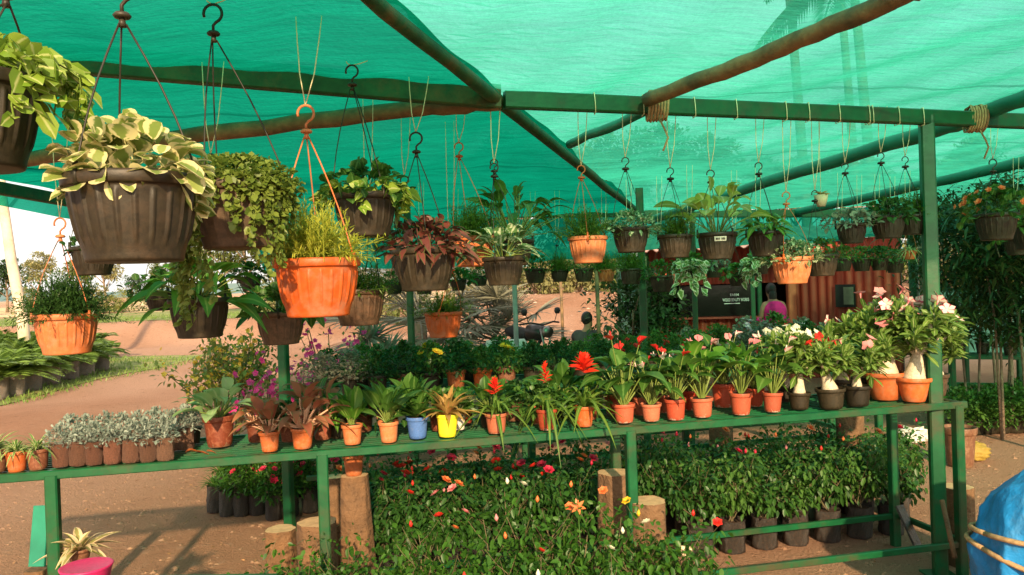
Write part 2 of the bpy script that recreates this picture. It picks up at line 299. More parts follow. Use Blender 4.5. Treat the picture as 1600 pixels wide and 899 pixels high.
# leaf colours
LM = {
 'fern': leafmat('asparagus_fern_leaf', (.045, .12, .012), (.13, .24, .025), trans=.45),
 'fern_lit': leafmat('yellow_green_fern_leaf', (.26, .34, .03), (.5, .5, .07), trans=.45),
 'fern_dark': leafmat('dark_fern_leaf', (.02, .065, .014), (.05, .12, .025), trans=.35),
 'pale': leafmat('cream_edged_leaf', (.14, .22, .04), (.26, .33, .08), edge=(.66, .6, .3), edge_w=.5),
 'pothos': leafmat('pothos_leaf', (.12, .24, .02), (.26, .37, .045), vein=(.5, .55, .2)),
 'small': leafmat('small_round_leaf', (.08, .14, .018), (.2, .26, .045), trans=.4),
 'broad': leafmat('broad_green_leaf', (.04, .15, .012), (.1, .25, .025), vein=(.25, .4, .08)),
 'lime': leafmat('lime_leaf', (.24, .34, .05), (.42, .46, .09), vein=(.6, .6, .25), trans=.45),
 'dark': leafmat('dark_green_leaf', (.012, .055, .01), (.035, .105, .02), vein=(.1, .2, .05)),
 'mid': leafmat('green_leaf', (.025, .09, .012), (.07, .165, .025), vein=(.14, .26, .06)),
 'varieg': leafmat('white_veined_leaf', (.06, .16, .045), (.11, .22, .07), vein=(.62, .68, .45), sp_col=(.6, .65, .42), spots=.25),
 'cream_vine': leafmat('cream_marbled_leaf', (.13, .26, .06), (.2, .33, .09), edge=(.7, .7, .48), edge_w=.5),
 'coleus': leafmat('dark_red_leaf', (.1, .025, .025), (.2, .06, .045), edge=(.08, .09, .03), edge_w=.75, trans=.25),
 'redleaf': leafmat('bronze_red_leaf', (.3, .06, .04), (.38, .15, .08), edge=(.17, .16, .06), edge_w=.8, trans=.3),
 'croton': leafmat('bronze_yellow_leaf', (.3, .2, .06), (.5, .32, .1), vein=(.6, .25, .1)),
 'silver': leafmat('silver_leaf', (.15, .2, .17), (.30, .35, .30), trans=.2, rough=.7),
 'stripe': leafmat('striped_leaf', (.1, .22, .04), (.18, .3, .06), edge=(.72, .72, .4), edge_w=.7),
 'creampink': leafmat('cream_striped_leaf', (.28, .26, .09), (.36, .34, .12), edge=(.8, .62, .38), edge_w=.42),
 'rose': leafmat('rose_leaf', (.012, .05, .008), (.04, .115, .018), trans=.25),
 'rose_lit': leafmat('sunlit_rose_leaf', (.013, .06, .007), (.06, .16, .018), trans=.35),  # brighter copy of the rose leaf, sunlight put into the colour
 'brom': leafmat('bromeliad_leaf', (.05, .13, .015), (.12, .21, .03), vein=(.24, .34, .08)),
 'cycad': leafmat('cycad_leaf', (.09, .18, .03), (.2, .31, .06), trans=.35),
 'adenium': leafmat('adenium_leaf', (.07, .16, .02), (.18, .29, .05), vein=(.4, .48, .2)),
 'greyleaf': leafmat('grey_green_leaf', (.12, .17, .11), (.25, .27, .18)),
 'purplegrey': leafmat('purple_grey_leaf', (.1, .1, .08), (.2, .19, .14), edge=(.25, .28, .2), edge_w=.8),
 'paleg': leafmat('pale_green_leaf', (.22, .36, .13), (.36, .5, .22), vein=(.4, .5, .25), trans=.35),
 'fan': leafmat('silvery_palm_leaf', (.12, .13, .09), (.27, .265, .19), trans=.25, rough=.6),
 'tree': leafmat('tree_leaf', (.06, .1, .025), (.16, .19, .05)),
 'tree_pale': leafmat('dusty_tree_leaf', (.15, .17, .06), (.3, .28, .12)),
 'tree_dark': leafmat('dark_tree_leaf', (.015, .05, .012), (.04, .09, .022)),
 'marigold': leafmat('yellow_shrub_leaf', (.13, .17, .04), (.26, .27, .07), edge=None),
}
FM = {
 'red': leafmat('red_petal', (.65, .015, .02), (.75, .05, .03), trans=.3),
 'crimson': leafmat('crimson_petal', (.5, .01, .05), (.62, .03, .08), trans=.3),
 'orange': leafmat('orange_petal', (.8, .16, .05), (.85, .25, .08), trans=.3),
 'scarlet': leafmat('scarlet_bract', (.6, .012, .01), (.72, .04, .015), trans=.3),
 'magenta': leafmat('magenta_petal', (.72, .02, .22), (.85, .07, .34), trans=.35),
 'white': leafmat('cream_petal', (.85, .8, .6), (.9, .86, .7), trans=.3),
 'pinkwhite': leafmat('pink_edged_petal', (.85, .7, .6), (.9, .75, .68), edge=(.8, .12, .2), edge_w=.72, trans=.3),
 'pink': leafmat('pink_petal', (.8, .22, .26), (.85, .35, .35), trans=.3),
 'yellow': leafmat('yellow_petal', (.85, .5, .02), (.9, .6, .05), trans=.3),
 'lilac': leafmat('lilac_petal', (.5, .38, .5), (.7, .55, .6), trans=.3),
 'amber': leafmat('amber_petal', (.8, .4, .04), (.85, .5, .08), trans=.3),
}

# ------------------------------------------------------------------ object helpers
def T(name, label, cat, loc=(0, 0, 0), group=None, rz=0.0, scale=1.0):
    o = bpy.data.objects.new(name, None); COL.objects.link(o); o.empty_display_size = .1
    o.location = loc; o.rotation_euler = (0, 0, rz); o.scale = (scale,) * 3
    o['label'] = label; o['category'] = cat
    if group: o['group'] = group
    return o
def link(name, me, parent=None, loc=(0, 0, 0), scale=1.0, rz=0.0):
    o = bpy.data.objects.new(name, me); COL.objects.link(o)
    if parent: o.parent = parent
    o.location = loc; o.scale = (scale,) * 3 if np.isscalar(scale) else scale; o.rotation_euler = (0, 0, rz); return o
def part(name, mb, mat, parent=None, loc=(0, 0, 0), smooth=True, attr=False, scale=1.0, rz=0.0):
    return link(name, mb.mesh(name, mat, smooth, attr), parent, loc, scale, rz)
def tag(o, label, cat, group=None):
    o['label'] = label; o['category'] = cat
    if group: o['group'] = group
    return o
def struct(o): o['kind'] = 'structure'; return o
def stuff(o, label, cat): o['kind'] = 'stuff'; o['label'] = label; o['category'] = cat; return o

# ------------------------------------------------------------------ pots (unit: rim radius 1, base at z 0)
_pc = {}
def pot_mesh(kind, mat):
    k = (kind, mat)
    if k in _pc: return _pc[k]
    mb = MB()
    if kind == 'basket':
        h = 1.34
        pr = [(.0, .0), (.64, .0), (.70, .012), (.715, .05), (.72, .10), (.745, .20), (.765, .27), (.79, .37), (.81, .45), (.84, .58), (.87, .74), (.895, .90), (.912, 1.02), (.918, 1.07), (.922, 1.10), (.928, 1.145), (.955, 1.148), (.985, 1.15), (1.0, 1.17), (1.01, 1.24), (1.01, 1.30), (.995, 1.34), (.96, 1.345), (.93, 1.33), (.92, 1.22), (.86, 1.2), (0, 1.2)]
        def mod(i, ang, r, z):
            if not (6 <= i <= 13): return 0 * ang
            amt = np.clip((z - .26) / .12, 0, 1) * np.clip((1.075 - z) / .04, 0, 1)
            ph = (ang * 22 / (2 * np.pi)) % 1
            return amt * np.where(ph < .2, .032, 0.0) - (.006 if 6 < i < 13 else 0)
        lathe(mb, pr, 264, mod)
    elif kind == 'pot':
        h = 1.9
        pr = [(0, 0), (.66, 0), (.71, .03), (.76, .3), (.80, .7), (.85, 1.2), (.88, 1.5), (.89, 1.56), (.97, 1.58), (.985, 1.62), (1.0, 1.85), (.99, 1.9), (.93, 1.9), (.92, 1.75), (.90, 1.7), (0, 1.7)]
        lathe(mb, pr, 40)
    elif kind == 'bowl':
        h = 1.35
        pr = [(0, 0), (.55, 0), (.6, .04), (.68, .3), (.77, .65), (.84, .95), (.87, 1.1), (.97, 1.12), (1.0, 1.18), (1.0, 1.3), (.98, 1.35), (.92, 1.34), (.9, 1.22), (0, 1.22)]
        lathe(mb, pr, 48)
    elif kind == 'bag':
        h = 2.7; rr = np.random.default_rng(7)
        ph = rr.random(6) * 6
        pr = [(0, 0), (.8, 0), (.93, .08), (.97, .4), (.95, .9), (.99, 1.3), (.96, 1.8), (.98, 2.2), (.95, 2.5), (1.0, 2.68), (1.01, 2.72), (.96, 2.7), (.92, 2.45), (0, 2.45)]
        def mod(i, ang, r, z): return r * (.035 * np.sin(5 * ang + ph[0] + z * 2.2) + .03 * np.sin(9 * ang + ph[1] - z * 3) + .02 * np.sin(17 * ang + ph[2] + z * 5))
        lathe(mb, pr, 40, mod)
    me = mb.mesh(kind, M[mat]); me['h'] = h; _pc[k] = me; return me
POT_H = {'basket': 1.34, 'pot': 1.9, 'bowl': 1.35, 'bag': 2.7}
def soil_mesh():
    if 'soil' in _pc: return _pc['soil']
    mb = MB(); rr = np.random.default_rng(3)
    n = 24; pr = [(0.001, .06), (.3, .05), (.6, .03), (.88, 0)]
    lathe(mb, pr, n, lambda i, a, r, z: 0 * a)
    me = mb.mesh('soil', M['soil']); _pc['soil'] = me; return me

# ------------------------------------------------------------------ foliage (unit: pot radius 1, soil at z 0); each returns list of (part name, MB, material, attr)
def stalks(mb, p0, p1, r=.02, bow=.1, seg=4, n=4):
    p0 = np.array(p0, float); p1 = np.array(p1, float)
    t = np.linspace(0, 1, n)[:, None]; pts = p0 + (p1 - p0) * t; pts[:, 2] += bow * np.sin(np.pi * t[:, 0])
    tube(mb, pts, np.linspace(r, r * .6, n), seg, cap=False, a=(.5, .5, .5, 1))
def fern(rng, n=190, L=1.25, mat='fern', needles=30, spread=1.15, nl=.17, nw=.026, lo=15):
    mb = MB(); base = rng.normal(0, .25, (n, 2))
    for i in range(n):
        az = rng.random() * 2 * math.pi; el = R(lo + (90 - lo) * rng.random() ** .8); l = L * (.65 + .5 * rng.random())
        d = np.array((math.cos(az) * math.cos(el) * spread, math.sin(az) * math.cos(el) * spread, math.sin(el)))
        t = np.linspace(0, 1, needles); c = np.array((base[i][0], base[i][1], 0)) + d * (l * t)[:, None]; c[:, 2] -= .35 * l * t * t * math.cos(el)
        tg = np.gradient(c, axis=0); tg = nrm(tg)
        k = t > .12; dd = nrm(tg[k] * .75 + rng.normal(0, .6, (k.sum(), 3)))
        leaves(mb, c[k], dd, nl * (1.15 - .5 * t[k]), nw, rng=rng, thin=True, droop=.1)
        tube(mb, c[::6], .008, 3, cap=False, a=(.3, 0, .5, 1))
    return [('foliage', mb, LM[mat], True)]
def mound(rng, n=420, rx=1.15, rz=.8, l=.3, wd=.24, mat='mid', shape='oval', droop=.25, fill=.55, lobes=7, z0=0.0, seg=3):
    mb = MB(); d = rdir(rng, n, -12, 90); lob = rdir(rng, lobes, 0, 80)
    b = (d @ lob.T).max(1); sc = (fill + (1 - fill) * rng.random(n) ** .5) * (.78 + .32 * b)
    p = d * np.array((rx, rx, rz)) * sc[:, None]; p[:, 2] += z0
    dd = nrm(d * .8 + rng.normal(0, .55, (n, 3)) + np.array((0, 0, .15)))
    s = .65 + .6 * rng.random(n)
    leaves(mb, p, dd, l * s, wd * s, shape, droop, .12, seg, rng)
    for i in range(0, n, max(1, n // 22)): stalks(mb, (rng.normal(0, .15), rng.normal(0, .15), -.02), p[i], .018, .1)
    return [('foliage', mb, LM[mat], True)]
def trail(rng, n=26, length=1.6, l=.16, wd=.15, mat='small', shape='round', step=.09, out=1.02, arc=(0, 360), start=.1):
    mb = MB()
    for i in range(n):
        az = R(arc[0] + (arc[1] - arc[0]) * (i + rng.random()) / n); ln = length * (.35 + .65 * rng.random())
        k = max(4, int((1.0 + ln) / step)); pts = []
        r0 = .3 + .3 * rng.random(); jx, jy = rng.normal(0, .05, 2)
        for j in range(k):
            s = j * step; 
            if s < .75: rr = r0 + (out + .06 - r0) * s / .75; z = start + .18 * math.sin(math.pi * s / .75)
            else: rr = out + .06 + .05 * math.sin(s * 5 + i) - .1 * (s - .75) / (ln + .1); z = start - (s - .75)
            pts.append((rr * math.cos(az) + jx * s, rr * math.sin(az) + jy * s, z))
            az += rng.normal(0, .025)
        pts = np.array(pts); tube(mb, pts, .012, 3, cap=False, a=(.3, .3, .5, 1))
        m = 2; pp = np.repeat(pts, m, 0) + rng.normal(0, .02, (len(pts) * m, 3))
        rad = nrm(pp * np.array((1, 1, 0))); dd = nrm(rad * .7 + rng.normal(0, .6, pp.shape) + np.array((0, 0, -.15)))
        s = .6 + .7 * rng.random(len(pp)); leaves(mb, pp, dd, l * s, wd * s, shape, .3, .1, 3, rng, up=rad + rng.normal(0, .4, pp.shape) + np.array((0, 0, .6)))
    return [('trailing_stems', mb, LM[mat], True)]
def broad(rng, n=16, pl=1.3, L=.9, W=.42, mat='broad', shape='oval', lo=35, hi=82, droop=.45, stalk='stalk', tilt=.5, spread=1.0, r=.022, hmin=.55):
    mb = MB(); sb = MB()
    for i in range(n):
        az = i * 2.4 + rng.normal(0, .3); f = (i + .5) / n; el = R(hi - (hi - lo) * f + rng.normal(0, 5)); l = pl * (hmin + (1 - hmin) * rng.random())
        d = np.array((math.cos(az) * math.cos(el) * spread, math.sin(az) * math.cos(el) * spread, math.sin(el)))
        b = np.array((math.cos(az) * .12, math.sin(az) * .12, 0)); e = b + d * l
        stalks(sb, b, e, r, .06, 5)
        ld = nrm(np.array((d[0] * (1 + tilt), d[1] * (1 + tilt), d[2] * (1 - tilt * .8) + .1)) + rng.normal(0, .15, 3))
        s = .7 + .45 * rng.random()
        leaves(mb, [e], [ld], L * s, W * s, shape, droop * (.5 + rng.random()), .14, 6, rng, up=np.array([[rng.normal(0, .25), rng.normal(0, .25), 1.]]), curl=.15)
    return [('foliage', mb, LM[mat], True), ('stalks', sb, M[stalk], True)]
def rosette(rng, n=26, L=1.5, W=.16, mat='brom', lo=10, hi=80, droop=.7, shape='strap', rv=.3):
    mb = MB(); f = (np.arange(n) + .5) / n; az = np.arange(n) * 2.4 + rng.normal(0, .2, n); el = np.radians(hi - (hi - lo) * f)
    d = np.stack([np.cos(az) * np.cos(el), np.sin(az) * np.cos(el), np.sin(el)], 1)
    p = np.stack([np.cos(az) * .08, np.sin(az) * .08, np.zeros(n)], 1)
    s = 1 - rv + 2 * rv * rng.random(n)
    leaves(mb, p, d, L * s, W, shape, droop * (.6 + .8 * rng.random(n)), .2, 9, rng, up=np.array((0, 0, 1.)) + rng.normal(0, .1, (n, 3)), curl=.12)
    return [('foliage', mb, LM[mat], True)]
def flower(mb, c, d, r, rng, petals=5, w=.75, cup=.35, layers=1, shape='petal'):
    d = nrm(np.array(d, float)); a = np.cross(d, (0.3, .2, 1.)); a = nrm(a); b = np.cross(d, a)
    for l in range(layers):
        k = petals; th = np.arange(k) * 2 * np.pi / k + l * .6; cu_ = cup + l * .5; rr = r * (1 - .2 * l)
        dd = np.cos(th)[:, None] * a + np.sin(th)[:, None] * b + d * cu_
        leaves(mb, np.tile(np.array(c, float), (k, 1)), dd, rr, rr * w, shape, .05, .06, 3, rng, up=np.tile(d, (k, 1)) + 1e-3)
def spike(rng, z0, h, r, n=24, mat='scarlet'):
    mb = MB(); f = (np.arange(n) + .5) / n; az = np.arange(n) * 2.4; el = np.radians(15 + 60 * f)
    d = np.stack([np.cos(az) * np.cos(el), np.sin(az) * np.cos(el), np.sin(el)], 1)
    p = np.stack([0 * f, 0 * f, z0 + h * f], 1); leaves(mb, p, d, r * (1.1 - .5 * f), r * .3, 'lance', .15, .2, 4, rng)
    return ('flower', mb, FM[mat], True)
def scatter_flowers(rng, pts, mat, r=.14, petals=5, cup=.3, layers=1, w=.8, name='flowers'):
    out = []
    for p in pts:
        mb = MB(); d = nrm(np.array((p[0], p[1], abs(p[2]) * .5 + .3)) + rng.normal(0, .25, 3)); flower(mb, p, d, r * (.8 + .4 * rng.random()), rng, petals, w, cup, layers); out.append(('flower', mb, FM[mat], True))
    return out
def dome_pts(rng, n, rx, rz, lo=10, hi=85, z0=0):
    d = rdir(rng, n, lo, hi); return d * np.array((rx, rx, rz)) * (.92 + .16 * rng.random((n, 1))) + np.array((0, 0, z0))
def adenium(rng, h=1.5, fl='pinkwhite', nf=9, caud=.42, spread=.8, branches=7, leafn=26, ll=.42):
    cb = MB(); mb = MB(); fbs = []
    zc = h * .42
    prof = [(.0, -.05), (.25, .0), (.45, .05), (.7, .2), (1, .42)]
    k = 9; t = np.linspace(0, 1, k); lean = rng.normal(0, .12, 2)
    pts = np.stack([lean[0] * t, lean[1] * t, -.05 + zc * t], 1); rad = caud * (1.0 - .72 * t ** .7); rad[0] *= .85
    tube(cb, pts, rad, 14)
    tips = []
    for i in range(branches):
        az = i * 2 * math.pi / branches + rng.normal(0, .3); s = spread * (.4 + .7 * rng.random()); z1 = h * (.5 + .42 * rng.random())
        b = pts[-2] + np.array((math.cos(az), math.sin(az), 0)) * caud * .15; m = b + np.array((math.cos(az) * s * .6, math.sin(az) * s * .6, (z1 - b[2]) * .4)); e = np.array((b[0] + math.cos(az) * s, b[1] + math.sin(az) * s, z1))
        tube(cb, [pts[-3], b, m, e], [caud * .3, caud * .2, caud * .13, caud * .08], 8); tips.append(e)
        if rng.random() < .6:
            e2 = m + np.array((rng.normal(0, .25), rng.normal(0, .25), h * .3)); tube(cb, [m, (m + e2) / 2 + rng.normal(0, .03, 3), e2], [caud * .12, caud * .1, caud * .06], 7); tips.append(e2)
    for e in tips:
        d = rdir(rng, leafn, -20, 85); s = .6 + .6 * rng.random(leafn)
        leaves(mb, e + d * .04 - np.array((.0, 0, .75)) * rng.random((leafn, 1)), d, ll * s, ll * .27 * s, 'obov', .25, .12, 4, rng)
    c = np.mean(tips, 0)
    for j in range(nf):
        e = tips[j % len(tips)]; a = rng.random() * 6.28
        p = e + np.array((math.cos(a) * .35, math.sin(a) * .35 - .1, .4 + .45 * rng.random())); dd = nrm(np.array((math.cos(a) * .5, math.sin(a) * .5 - .35, .6)) + rng.normal(0, .3, 3))
        fb = MB(); fbs.append(('flower', fb, FM[fl], True)); tube(fb, [p - dd * .2, p], [.02, .045], 5, cap=False, a=(.5, .9, .5, 1)); flower(fb, p, dd, .30 * (.8 + .4 * rng.random()), rng, 5, .85, .3)
    out = [('caudex', cb, M['caudex'], False), ('foliage', mb, LM['adenium'], True)]
    return out + fbs
def bush(rng, h=.6, w_=.24, mat='rose', nst=7, nl=430, ll=.05, fl=None, nf=0, fr=.03, buds=0):
    """rose bush in metres, soil at z 0"""
    mb = MB(); sb = MB(); fbs = []; ends = []
    for i in range(nst):
        az = rng.random() * 6.28; r1 = w_ * (.3 + .7 * rng.random()); hh = h * (.5 + .75 * rng.random() ** 1.5)
        p = np.array([(math.cos(az) * r1 * t ** 1.2 + rng.normal(0, .008), math.sin(az) * r1 * t ** 1.2 + rng.normal(0, .008), hh * t) for t in np.linspace(0, 1, 6)])
        tube(sb, p, np.linspace(.004, .0018, 6), 4, cap=False); ends.append(p[-1])
        for k in range(5):
            j = rng.integers(1, 5); b = p[j] + (p[j + 1 if j < 5 else j] - p[j]) * rng.random(); a2 = rng.random() * 6.28
            e = b + np.array((math.cos(a2) * .09, math.sin(a2) * .09, .07 + .06 * rng.random())); tube(sb, [b, (b + e) / 2 - (0, 0, .01), e], [.002, .0016, .001], 3, cap=False); ends.append(e)
    ends = np.array(ends); idx = rng.integers(0, len(ends), nl); c = ends[idx] + rng.normal(0, .028, (nl, 3)); c[:, 2] -= np.abs(rng.normal(0, .045, nl)); c[:, 2] = np.maximum(c[:, 2], .06)
    d = nrm(nrm((c - ends[idx]) + 1e-4) + rng.normal(0, .5, (nl, 3)) + np.array((0, 0, .1))); s = .6 + .7 * rng.random(nl)
    leaves(mb, c, d, ll * s, ll * .6 * s, 'oval', .25, .12, 3, rng)
    out = [('foliage', mb, LM[mat], True), ('stems', sb, M['twig'], False)]
    top = ends[np.argsort(-ends[:, 2])]
    for j in range(nf):
        p = top[j % len(top)] + np.array((0, 0, .02)); fb = MB(); fbs.append(('flower', fb, FM[fl], True)); flower(fb, p, (rng.normal(0, .4), -.5, .8), fr, rng, 6, .9, .25, 3)
    for j in range(buds):
        p = top[(nf + j) % len(top)] + np.array((rng.normal(0, .02), rng.normal(0, .02), .025)); fb = MB(); fbs.append(('bud', fb, FM[fl], True)); tube(fb, [p, p + (0, 0, .012), p + (0.002, 0, .028)], [.004, .009, .002], 6, a=(.5, .2, .5, 1))
    return out + fbs
def frond_palm(rng, n=12, L=.9, mat='cycad', nl=26, ll=.2, up=(20, 75), droop=.5):
    mb = MB()
    for i in range(n):
        az = i * 2.4 + rng.normal(0, .2); el = R(up[0] + (up[1] - up[0]) * rng.random()); l = L * (.7 + .4 * rng.random()); t = np.linspace(0, 1, nl)
        d = np.array((math.cos(az) * math.cos(el), math.sin(az) * math.cos(el), math.sin(el))); c = d * (l * t)[:, None]; c[:, 2] -= droop * l * t ** 2
        tube(mb, c[::5], .008, 4, cap=False, a=(.4, 0, .5, 1)); tg = nrm(np.gradient(c, axis=0)); sd_ = nrm(np.cross(tg, (0, 0, 1.)))
        k = t > .15
        for s in (-1, 1): leaves(mb, c[k], nrm(sd_[k] * s + tg[k] * .7 + np.array((0, 0, .25))), ll * np.sin(np.pi * (.15 + .8 * t[k])), ll * .09, 'lance', .2, .1, 2, rng, thin=True)
    return [('fronds', mb, LM[mat], True)]
def fan_palm(rng, n=22, L=1.3, blade=.75, mat='fan', stem=.9, segs=26):
    mb = MB()
    for i in range(n):
        az = i * 2.4 + rng.normal(0, .2); el = R(-10 + 95 * rng.random()); d = np.array((math.cos(az) * math.cos(el), math.sin(az) * math.cos(el), math.sin(el)))
        l = L * (.5 + .5 * rng.random()); e = np.array((0, 0, stem)) + d * l + np.array((0, 0, -.15)) * l; tube(mb, [(0, 0, stem), (np.array((0, 0, stem)) + e) / 2 + (0, 0, .06), e], .014, 4, cap=False, a=(.4, 0, .5, 1))
        s = nrm(np.cross(d, (0, 0, 1.)) + 1e-3); u = nrm(np.cross(s, d)); th = np.linspace(-1.9, 1.9, segs)
        dd = np.cos(th)[:, None] * d + np.sin(th)[:, None] * s + u * rng.normal(0, .05, (segs, 1)); leaves(mb, np.tile(e, (segs, 1)), dd, blade * (.8 + .2 * np.cos(th)) * (.7 + .4 * rng.random()), .045, 'strap', .18, .1, 3, rng)
    tb = MB(); tube(tb, [(0, 0, 0), (0, 0, stem * .5), (0, 0, stem)], [.14, .12, .1], 10)
    return [('fronds', mb, LM[mat], True), ('trunk', tb, M['bark'], False)]
def crown(rng, mb, c, r, n, leaf, asp=.75, lobes=9):
    lob = rdir(rng, lobes, -30, 80) * (r * .55) * np.array((1, 1, asp)); lr = r * (.3 + .3 * rng.random(lobes))
    k = rng.integers(0, lobes, n); d = rdir(rng, n, -80, 90); p = np.array(c) + lob[k] + d * (lr[k] * (.35 + .65 * rng.random(n) ** .4))[:, None]
    s = .6 + .8 * rng.random(n); leaves(mb, p, nrm(d + rng.normal(0, .6, (n, 3))), leaf * s, leaf * .55 * s, 'oval', .2, .1, 2, rng)
def tree(rng, h=5, r=1.8, n=1500, leaf=.25, mat='tree', trunk=.13, asp=.75, bare=.3):
    tb = MB(); mb = MB(); t = np.linspace(0, 1, 6); lean = rng.normal(0, .25, 2); pts = np.stack([lean[0] * t ** 2 + .05 * np.sin(t * 5), lean[1] * t ** 2, h * .72 * t], 1); tube(tb, pts, trunk * (1 - .7 * t), 8)
    for i in range(7):
        b = pts[2 + i % 4]; az = i * 2.1 + rng.random(); e = b + np.array((math.cos(az) * r * .7, math.sin(az) * r * .7, h * .22 + rng.random() * .3)); tube(tb, [b, (b + e) / 2 + (0, 0, .12), e], [trunk * .4, trunk * .25, trunk * .1], 6)
    crown(rng, mb, (lean[0], lean[1], h - r * asp), r, n, leaf, asp)
    return [('trunk', tb, M['bark'], False), ('crown', mb, LM[mat], True)]

_fc = {}; VAR = [0]
def fol(key, fn, *a, seed=None, **k):
    """cache a foliage template as mesh data"""
    key = (key, VAR[0])
    if key not in _fc:
        rng = np.random.default_rng(zlib.crc32(repr(key[0]).encode()) % 100000 + VAR[0] * 7 if seed is None else seed + VAR[0] * 100)
        _fc[key] = [(n, mb.mesh(n, mat, True, at)) for n, mb, mat, at in (x for f in ([fn(rng, *a, **k)] if callable(fn) else [g(rng) for g in fn]) for x in (f if isinstance(f, list) else [f]))]
    return _fc[key]
def put(parent, parts, loc=(0, 0, 0), scale=1.0, rz=0.0):
    for n, me in parts:
        o = link(n, me, parent, loc, scale, rz)
        if n == 'blossom_mass': o['kind'] = 'stuff'
# ================================================================== THE SETTING
def sstep(x, a, b):
    t = np.clip((x - a) / (b - a), 0, 1); return t * t * (3 - 2 * t)
def gh(x, y):
    x = np.asarray(x, float); y = np.asarray(y, float)
    left = sstep(-x, 5.0, 7.0); right = sstep(x, -3.5, -1.0)
    h = left * .75 * sstep(y + .15 * np.sin(x * 1.3), 24, 26.5) + right * 1.15 * sstep(y + .5 * np.sin(x * .7), 22, 30)
    h += (1 - left) * (1 - right) * .7 * sstep(y, 26, 45)
    h += right * 1.6 * sstep(y, 32, 60) * 1.0
    far = sstep(y, 6.5, 10); n = .02 * np.sin(x * 1.9 + y * .7) + .015 * np.sin(x * .6 - y * 1.3 + 1)
    h += n * far + .006 * np.sin(x * 7.1) * np.sin(y * 5.3)
    return h
def sheet(xs, ys, hf, off=0.0):
    X, Y = np.meshgrid(xs, ys); Z = hf(X, Y) + off; nx = len(xs); ny = len(ys)
    v = np.stack([X, Y, Z], -1).reshape(-1, 3); i = (np.arange(ny - 1)[:, None] * nx + np.arange(nx - 1)).ravel()
    mb = MB(); mb.add(v, np.stack([i, i + 1, i + nx + 1, i + nx], 1)); return mb
m, nt, o = newmat('red_dirt'); b = nt.nodes.new('ShaderNodeBsdfPrincipled'); g = geo_pos(nt)
n1 = noise(nt, .45, 5, .6, vec=g); n2 = noise(nt, 9, 6, .7, vec=g); n3 = noise(nt, 55, 5, .7, vec=g); n4 = noise(nt, .16, 3, .5, vec=g)
c = mixc(nt, ramp(nt, n1, .35, .65), (.60, .31, .19), (.48, .25, .15)); c = mixc(nt, ramp(nt, n4, .42, .6), c, (.70, .42, .29))
c = mixc(nt, ramp(nt, n2, .55, .75), c, (.62, .38, .26)); c = mixc(nt, ramp(nt, n2, .42, .25), c, (.34, .17, .10)); c = mixc(nt, ramp(nt, n3, .58, .72), c, (.32, .18, .11))
nt.links.new(c, b.inputs['Base Color']); b.inputs['Roughness'].default_value = .95; b.inputs['Specular IOR Level'].default_value = .1
c = mixc(nt, ramp(nt, noise(nt, 24, 4, .7, vec=g), .55, .7), c, (.55, .25, .11)); c = mixc(nt, ramp(nt, noise(nt, 95, 3, .7, vec=g), .35, .2), c, (.14, .07, .04))
n7 = noise(nt, 1.3, 6, .75, vec=g, stretch=(1, .45, 1)); c = mixc(nt, ramp(nt, n7, .52, .62), c, mixc(nt, .55, c, (.22, .10, .055)))
ad = nt.nodes.new('ShaderNodeMath'); nt.links.new(n2, ad.inputs[0]); nt.links.new(n3, ad.inputs[1]); nt.links.new(bump(nt, ad.outputs[0], 1.0, .12), b.inputs['Normal']); nt.links.new(b.outputs[0], o.inputs[0])
dirt = m
xs = np.concatenate([np.linspace(-400, -30, 14), np.linspace(-28, -10, 30), np.linspace(-9.6, 12, 90), np.linspace(13, 30, 20), np.linspace(40, 400, 10)])
ys = np.concatenate([[-60, -20, -5], np.linspace(-2, 12, 70), np.linspace(12.4, 34, 70), np.linspace(36, 90, 25), np.linspace(110, 900, 10)])
struct(part('ground', sheet(xs, ys, gh), dirt))
grassm = solid('short_grass_turf', (.17, .21, .05), .9, .4, 3, dirt=(.4, .3, .14), dirt_amt=.35, bmp=.9, bd=.05, world=True)
strawm = solid('dry_field', (.62, .45, .24), .95, .25, .6, dirt=(.36, .34, .14), dirt_amt=.3, bmp=.6, bd=.05, world=True)
struct(part('grass_verge', sheet(np.linspace(-30, -6.2, 40), np.linspace(26.6, 40, 24), gh, .012), grassm))
struct(part('dry_field', sheet(np.linspace(-60, -2, 30), np.linspace(40.5, 110, 24), gh, .012), strawm))
# grass edge where the cycads stand
struct(part('grass_strip', sheet(np.linspace(-16, -8.0, 30), np.linspace(12, 21, 30), gh, .012), grassm))
rg = np.random.default_rng(5); mb = MB()
n = 9000; px = np.concatenate([rg.uniform(-13, -7.6, n // 2), rg.uniform(-22, -6.2, n // 2)]); py = np.concatenate([rg.uniform(12, 20, n // 2), rg.uniform(26, 32, n // 2)])
leaves(mb, np.stack([px, py, gh(px, py)], 1), nrm(rg.normal(0, .35, (n, 3)) + np.array((0, 0, 1))), rg.uniform(.06, .2, n), .02, rng=rg, thin=True)
stuff(part('grass_blades', mb, LM['cycad'], attr=True), 'short green grass along the edge of the dirt track', 'grass')
